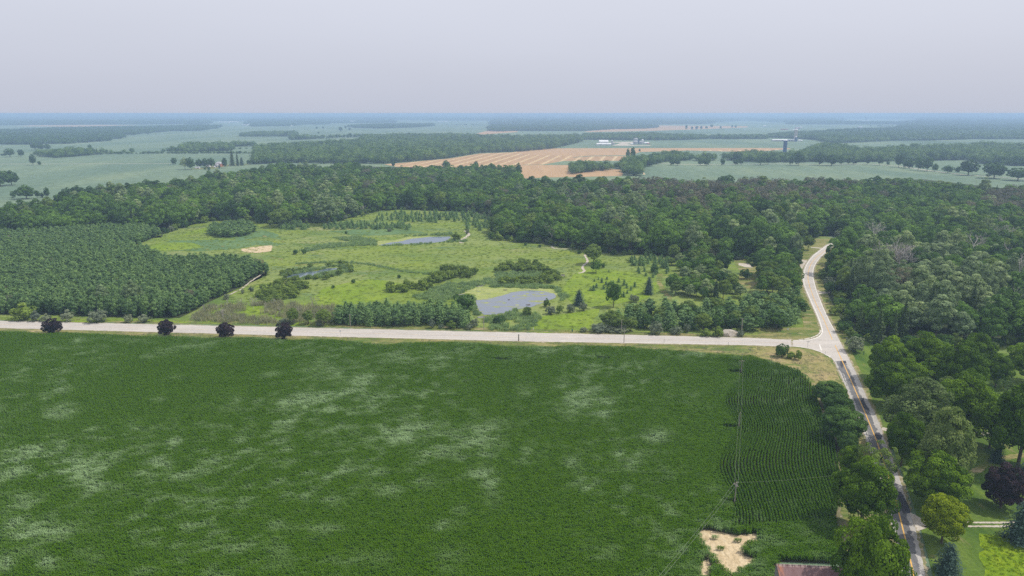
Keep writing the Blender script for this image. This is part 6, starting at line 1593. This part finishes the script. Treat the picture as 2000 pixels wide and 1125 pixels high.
# ================================================================== BUILDINGS
def gable(name, px, py, w_, d_, h, rh, rz, wall, roof, label, cat='building', over=.4, doors=(), windows=(), hip=False, group=None, z0=0, wpos=None):
    """w_ runs along the ridge (local x); doors/windows: (side, along, width, bottom, top)"""
    x, y = wpos if wpos is not None else P(px, py)
    e = empty(name, (x, y, 0), rz); tag(e, label, cat, group)
    a, b = w_ / 2, d_ / 2
    v = [(-a, -b, 0), (a, -b, 0), (a, b, 0), (-a, b, 0), (-a, -b, h), (a, -b, h), (a, b, h), (-a, b, h)]
    m_ = MB().add(v, [(0, 1, 5, 4), (1, 2, 6, 5), (2, 3, 7, 6), (3, 0, 4, 7)])
    if not hip: m_.add([(-a, -b, h), (-a, b, h), (-a, 0, h + rh), (a, -b, h), (a, b, h), (a, 0, h + rh)], [(1, 0, 2), (3, 4, 5)])
    m_.build('wall', M[wall] if isinstance(wall, str) else wall, e)
    o_, k = over, rh / b
    i_ = min(a, b) * .8 if hip else -o_
    t = .18
    e1 = (-a - o_, -b - o_, h - k * o_ + .03); e2 = (a + o_, -b - o_, h - k * o_ + .03)
    r1 = (-a + i_, 0, h + rh + .03); r2 = (a - i_, 0, h + rh + .03)
    e3 = (a + o_, b + o_, h - k * o_ + .03); e4 = (-a - o_, b + o_, h - k * o_ + .03)
    up = [(p[0], p[1], p[2] + t) for p in (e1, e2, r2, r1, e3, e4)]
    lo_ = [e1, e2, r2, r1, e3, e4]
    V = up + lo_
    rm = MB().add(V, [(0, 1, 2, 3), (3, 2, 4, 5), (7, 6, 9, 8), (9, 11, 10, 8), (0, 6, 7, 1), (5, 4, 10, 11)])
    if hip: rm.add(V, [(0, 3, 5), (1, 4, 2), (6, 11, 9), (7, 8, 10)]); rm.add(V, [(0, 5, 11, 6), (1, 7, 10, 4)])
    else: rm.add(V, [(0, 3, 9, 6), (3, 5, 11, 9), (1, 7, 8, 2), (2, 8, 10, 4)])
    ro = rm.build('roof', M[roof] if isinstance(roof, str) else roof, e)
    def pane(side, al, ww, z1, z2, nm, mt):
        off = .03
        if side == 's': c, s_ = (al, -b - off, (z1 + z2) / 2), (ww, .06, z2 - z1)
        elif side == 'n': c, s_ = (al, b + off, (z1 + z2) / 2), (ww, .06, z2 - z1)
        elif side == 'w': c, s_ = (-a - off, al, (z1 + z2) / 2), (.06, ww, z2 - z1)
        else: c, s_ = (a + off, al, (z1 + z2) / 2), (.06, ww, z2 - z1)
        MB().box(c, s_).build(nm, M[mt], e)
    for q in doors: pane(*q[:5], 'door', q[5] if len(q) > 5 else 'darkglass')
    for q in windows: pane(*q[:5], 'window', q[5] if len(q) > 5 else 'darkglass')
    return e, ro

# the barn at the bottom edge
def roofmetal():
    m, t, bs = mat('rusty corrugated roof')
    p = t.new('ShaderNodeTexCoord').outputs['Object']
    wv = t.new('ShaderNodeTexWave', wave_type='BANDS', bands_direction='X'); t.l.new(p, wv.inputs[0]); wv.inputs['Scale'].default_value = 2.2
    mp = t.new('ShaderNodeMapping'); t.l.new(p, mp.inputs[0]); mp.inputs['Scale'].default_value = (1.3, .25, .25)
    n = t.noise(mp.outputs[0], 1.4, 5, .65)
    c = t.mix(t.ramp(n, .35, .65), (0.155, 0.075, 0.07), (0.22, 0.13, 0.125))
    sx = t.new('ShaderNodeSeparateXYZ'); t.l.new(p, sx.inputs[0])
    edge = t.math('MULTIPLY', t.ramp(sx.outputs[0], -5.9, -7.3), t.ramp(t.noise(mp.outputs[0], 2.0, 4), .4, .5))
    c = t.mix(edge, c, (0.42, 0.16, 0.07))
    top = t.math('MULTIPLY', t.ramp(t.math('ABSOLUTE', sx.outputs[1]), .5, .1), t.ramp(n, .45, .55))
    c = t.mix(top, c, (0.55, 0.42, 0.38))
    c = t.mix(t.math('MULTIPLY', wv.outputs['Fac'], .45), c, (0.27, 0.19, 0.19))
    t.l.new(c, bs.inputs['Base Color']); bs.inputs['Roughness'].default_value = .55
    b = t.new('ShaderNodeBump'); b.inputs['Strength'].default_value = .6; b.inputs['Distance'].default_value = .06
    t.l.new(wv.outputs['Fac'], b.inputs['Height']); t.l.new(b.outputs[0], bs.inputs['Normal'])
    return m
M['barnroof'] = roofmetal()
RH = 8.2
p1, p2 = np.array(P(1517, 1102.5, RH)), np.array(P(1650, 1108.3, RH))
c_ = (p1 + p2) / 2; L_ = np.linalg.norm(p2 - p1); an = math.atan2(p2[1] - p1[1], p2[0] - p1[0])
bn = empty('barn', (c_[0], c_[1], 0), an); tag(bn, 'old barn with rusty red metal roof at the bottom edge', 'barn')
hl, yn, yf, zn, zf = L_ / 2 - .3, -9.5, 1.5, 4.0, 6.9        # ridge at y = 0, long slope towards the camera
mb = MB()
mb.add([(-hl, yn, 0), (hl, yn, 0), (hl, yf, 0), (-hl, yf, 0), (-hl, yn, zn), (hl, yn, zn), (hl, yf, zf), (-hl, yf, zf), (-hl, 0, RH - .12), (hl, 0, RH - .12)],
       [(0, 1, 5, 4), (2, 3, 7, 6)])
mb.add([(-hl, yn, 0), (-hl, yf, 0), (-hl, yf, zf), (-hl, yn, zn), (hl, yn, 0), (hl, yf, 0), (hl, yf, zf), (hl, yn, zn)], [(1, 0, 3, 2), (4, 5, 6, 7)])
mb.add([(-hl, yn, zn), (-hl, yf, zf), (-hl, 0, RH - .12), (hl, yn, zn), (hl, yf, zf), (hl, 0, RH - .12)], [(1, 0, 2), (3, 4, 5)])
mb.build('wall', M['wood_grey'], bn)
mb = MB(); o_ = .35
rows_ = [(yn - .4, zn - .17), (0, RH), (yf + .3, zf - .25)]
for q in range(2):
    (ya, za), (yb, zb) = rows_[q], rows_[q + 1]
    mb.add([(-hl - o_, ya, za), (hl + o_, ya, za), (hl + o_, yb, zb), (-hl - o_, yb, zb), (-hl - o_, ya, za - .1), (hl + o_, ya, za - .1), (hl + o_, yb, zb - .1), (-hl - o_, yb, zb - .1)],
           [(0, 1, 2, 3), (5, 4, 7, 6), (0, 4, 5, 1), (3, 7, 4, 0), (1, 5, 6, 2)])
mb.build('roof', M['barnroof'], bn)
MB().box((-hl - .03, -5, 1.6), (.06, 3, 3.2)).build('door', M['black'], bn)
MB().box((-hl - .03, -1.5, 4.6), (.06, .9, 1)).build('window', M['black'], bn)
MB().tube([(-hl - o_, 0, RH + .04), (hl + o_, 0, RH + .04)], .12, 6).build('ridge_cap', M['barnroof'], bn)
gable('brick_farmhouse', 428.5, 325.3, 13, 12, 6.8, 3.4, R(-12), 'brick', 'greyroof', 'red brick farmhouse with a grey hipped roof', 'house', .6, hip=True,
      windows=[('s', -4, 1.4, 1, 2.8), ('s', 0, 1.4, 1, 2.8), ('s', 4, 1.4, 1, 2.8), ('s', -4, 1.4, 4.3, 6), ('s', 0, 1.4, 4.3, 6), ('s', 4, 1.4, 4.3, 6), ('w', 0, 1.4, 4.3, 6)], doors=[('s', 2, 1.2, 0, 2.3, 'whitewall')])
gable('farmhouse_annex', 423.5, 326.5, 9, 8, 4, 2.6, R(-12), 'greyroof', 'greyroof', 'grey annex before the brick farmhouse', 'annex', .3, hip=True, windows=[('s', 0, 1.5, 1, 2.4)])
gable('shed', 407, 326.0, 8.5, 6, 3.2, 1.6, R(-6), 'white', 'greyroof', 'larger white shed left of the farmhouse', 'shed', .3, doors=[('s', -1.5, 2.2, 0, 2.2)])
gable('shed', 386, 329.3, 8.5, 5, 2.4, 1.3, R(8), 'white', 'greyroof', 'lower white shed at the left of the farmyard', 'shed', .3, doors=[('s', 1.5, 2.2, 0, 1.9)])
gable('shed', 449.5, 323.8, 3.4, 3, 1.9, .9, 0, 'white', 'greyroof', 'tiny white hut between the farm conifers', 'shed', .2, doors=[('s', 0, 1, 0, 1.6)])
gable('shed', 419.5, 327.3, 2.6, 2, 1.9, .7, 0, 'white', 'white', 'small white box shed at the corner of the annex', 'shed', .2, doors=[('s', 0, 1, 0, 1.6)])
# big white barn
gable('dairy_barn', 1178.5, 283.2, 32, 26, 12.5, 5, R(90) * 0, 'whitewall', 'white', 'tall centre block of the big white barn', 'barn', .5, windows=[('s', -9, 2, 7, 9), ('s', 0, 2, 7, 9), ('s', 9, 2, 7, 9)])
gable('dairy_barn_wing', 1179, 283.9, 52, 16, 5, 2.6, 0, 'whitewall', 'white', 'long low front wing of the big white barn', 'barn', .5, doors=[('s', -12, 5, 0, 4, 'greyroof'), ('s', 8, 5, 0, 4, 'greyroof')])
def silo(name, px, py, r, h, wall, dome, label, domeh=.5, seg=20, bands=True, cat='silo'):
    x, y = P(px, py)
    e = empty(name, (x, y, 0)); tag(e, label, cat)
    m_ = MB().tube([(0, 0, 0), (0, 0, h)], r, seg, cap=False)
    m_.build('wall', M[wall], e)
    pts = [(0, 0, h - .02 + r * domeh * math.sin(t)) for t in np.linspace(0, math.pi / 2, 6)]
    MB().tube(pts, [r * 1.03 * max(.02, math.cos(t)) for t in np.linspace(0, math.pi / 2, 6)], seg).build('dome', M[dome], e)
    if bands:
        for k in range(1, 5): MB().tube([(0, 0, h * k / 5), (0, 0, h * k / 5 + .35)], r * 1.012, seg, cap=False).build('hoop', M['steel'], e)
    MB().box((r + .3, 0, h / 2), (.5, .8, h)).build('chute', M['steel'], e)
    return e
silo('silo', 1194.8, 282.9, 3.0, 15, 'steel', 'white', 'grey silo with a white dome beside the big white barn')
silo('grain_bin', 1197.8, 283.4, 3.2, 8, 'steel', 'greyroof', 'low steel bin beside the white domed silo')
silo('grain_bin', 1240.5, 282.0, 8.5, 9, 'steel', 'greyroof', 'widest grain bin at the left of the bin group')
silo('grain_bin', 1241, 280.6, 7.8, 17, 'steel', 'greyroof', 'tall pale bin behind the widest grain bin')
silo('grain_bin', 1251, 281.8, 7.0, 8, 'steel', 'greyroof', 'low grey bin in the middle of the bin group')
silo('silo', 1247.2, 281.2, 2.8, 13, 'bluesilo', 'bluesilo', 'dark blue silo left of the white tower')
silo('silo', 1254.5, 281.0, 4.2, 14.5, 'whitewall', 'white', 'white tower silo in the bin group')
silo('silo', 1257.7, 280.9, 2.0, 10, 'bluesilo', 'bluesilo', 'narrow dark blue silo right of the white tower')
gable('machine_shed', 1262.5, 281.4, 16, 12, 4.5, 2.6, R(-10), 'whitewall', 'white', 'white machine shed at the right end of the bin group', 'shed', .4, doors=[('s', 0, 4, 0, 3.6, 'greyroof')])
gable('shed', 1234, 282.2, 9, 7, 3.4, 1.6, 0, 'whitewall', 'white', 'small white shed left of the widest grain bin', 'shed', .3, doors=[('s', 0, 2.4, 0, 2.6, 'greyroof')])
gable('shed', 1266.5, 281.6, 8, 7, 2.6, 1.6, R(-10), 'redbarn', 'redbarn', 'small red shed at the far right of the bin group', 'shed', .3, doors=[('s', 0, 2.4, 0, 2.2, 'greyroof')])
# silos and long barn at the right
silo('silo', 1532.3, 297.5, 5.2, 34, 'bluesilo', 'white', 'big dark blue silo with a white cap rising from the trees', .25, 24)
gable('long_barn', 1530.5, 276.0, 94, 14, 5.2, 2.6, R(-1), 'greyroof', 'white', 'very long white roofed barn behind the blue silo', 'barn', .5, doors=[('s', 10, 8, 0, 4.2, 'black'), ('s', 20, 8, 0, 4.2, 'black'), ('s', 31, 8, 0, 4.2, 'black')], windows=[('s', -20, 44, 1.2, 3.4, 'black')])
silo('silo', 1552.8, 276.0, 6.2, 46, 'concrete', 'white', 'tall concrete silo with a white dome', .55, 24)
silo('silo', 1554.2, 276.6, 5.0, 18, 'bluesilo', 'white', 'short dark blue silo against the tall concrete silo', .35)
gable('shed', 1561, 275.8, 9, 8, 4, 2, 0, 'whitewall', 'white', 'small white hut right of the concrete silo', 'shed', .3, doors=[('s', 0, 2.6, 0, 3, 'greyroof')])
gable('shed', 1565, 276.0, 7, 7, 3.5, 1.8, 0, 'whitewall', 'white', 'second small white hut right of the concrete silo', 'shed', .3, doors=[('s', 0, 2.6, 0, 3, 'greyroof')])
# tiny far buildings
for (px, py, w_, d_, h, wl, rf, lb, ct) in [
  (1532, 253.8, 48, 14, 5, 'redbarn', 'redbarn', 'long faded red barn in the far field', 'barn'), (1550, 255, 18, 12, 5, 'whitewall', 'white', 'small white shed at the edge of the far wood', 'shed'),
  (1557, 252, 26, 20, 10, 'redbarn', 'greyroof', 'dull red barn beside a white tank far off', 'barn'), (1564, 250.5, 15, 12, 8, 'whitewall', 'white', 'white tank shed beside the dull red barn', 'shed'),
  (1672, 236.6, 190, 30, 8, 'whitewall', 'white', 'very long white barn below the horizon at the right', 'barn'), (1691, 236.8, 120, 30, 9, 'whitewall', 'white', 'shorter white barn right of the very long one', 'barn'),
  (1737, 237.6, 40, 20, 9, 'whitewall', 'white', 'white house far off among fields at the right', 'house'), (1646, 241.4, 20, 16, 20, 'concrete', 'concrete', 'brownish tower like farm building in the far trees', 'building'),
  (672, 240.4, 110, 30, 9, 'whitewall', 'white', 'long white barn far off left of centre', 'barn'), (688, 239.4, 60, 30, 16, 'whitewall', 'white', 'taller white farm building far off left of centre', 'barn'),
  (866, 238.6, 140, 30, 9, 'whitewall', 'white', 'flat white barn far off near the centre', 'barn'), (437, 239.8, 130, 30, 9, 'whitewall', 'white', 'long white barn far off at the left', 'barn'),
  (456, 239.2, 110, 30, 10, 'whitewall', 'white', 'second long white barn far off at the left', 'barn'), (478, 245.4, 50, 20, 8, 'whitewall', 'greyroof', 'white farm cluster building far off at the left', 'barn'),
  (488, 244.4, 40, 20, 8, 'whitewall', 'white', 'small white building right of the far farm cluster', 'barn'), (565, 246.4, 50, 20, 6, 'whitewall', 'white', 'low white building in the far green plain', 'barn'),
  (1628, 273, 10, 9, 6, 'whitewall', 'redbarn', 'small pale house among the trees right of the silos', 'house'), (1493, 247.5, 26, 16, 7, 'whitewall', 'white', 'white building at the end of the pale stubble strip', 'barn'),
  (1680, 250.5, 30, 18, 10, 'whitewall', 'greyroof', 'grey roofed farm building in the far right gap', 'barn'), (355, 255.2, 12, 10, 6, 'whitewall', 'white', 'tiny white hut before the far left wood', 'shed'),
  (1202, 220.9, 300, 80, 40, 'whitewall', 'white', 'white speck of a building on the horizon', 'building')]:
    gable('far_building', px, py, w_, d_, h, h * .35, 0, wl, rf, lb, ct, .5, windows=[('s', -w_ * .2, w_ * .2, h * .2, h * .6, 'greyroof'), ('s', w_ * .25, w_ * .1, h * .2, h * .6, 'greyroof')])
silo('silo', 1690.8, 236.7, 11, 62, 'bluesilo', 'white', 'dark silo over the far white barns', .4, bands=False)
# nesting platform post and pond bits
for k, (a, b, c) in enumerate(((1032, 596, 4), (987, 567, 4), (994, 586, 2))):
    x, y = P(a, b); mb = MB(); mb.add(ICO1[0] * np.array([c * .35, c * .3, .35]), ICO1[1]); mb.tube([(-c * .4, 0, .1), (c * .3, .2, .35)], .09, 5)
    o = mb.build('drift_log', M['bark'], loc=(x, y, .12)); tag(o, ('dark floating log low in the middle of the pond', 'dark log in the algae at the back of the pond', 'small dark stick in the pond water')[k], 'log')
x, y = P(1099.5, 541.5); mb = MB(); mb.box((0, 0, 1.1), (2.4, 1.6, .15)); [mb.tube([(i, j, 0), (i, j, 1.1)], .08, 5) for i in (-1, 1) for j in (-.6, .6)]; mb.box((0, .7, 1.6), (2.4, .1, .7))
o = mb.build('viewing_bench', M['wood_grey'], loc=(x, y, 0)); tag(o, 'small grey bench platform on the path right of the willows', 'bench')
# ================================================================== HAZE
import os as _os
hm = bpy.data.materials.new('summer haze'); hm.use_nodes = True
hn = hm.node_tree; hn.nodes.clear()
ho = hn.nodes.new('ShaderNodeOutputMaterial'); hv = hn.nodes.new('ShaderNodeVolumePrincipled')
hv.inputs['Color'].default_value = (0.51, 0.705, 1.0, 1)
hv.inputs['Density'].default_value = 1 / 6000.0
hv.inputs['Anisotropy'].default_value = 0.1
hn.links.new(hv.outputs[0], ho.inputs['Volume'])
mb = MB(); mb.box((0, 46000, 55.5), (186000, 98000, 113))
hz = mb.build('haze', hm); hz['kind'] = 'stuff'; tag(hz, 'pale blue summer haze over the whole countryside', 'haze')
print('objects', len(bpy.data.objects))
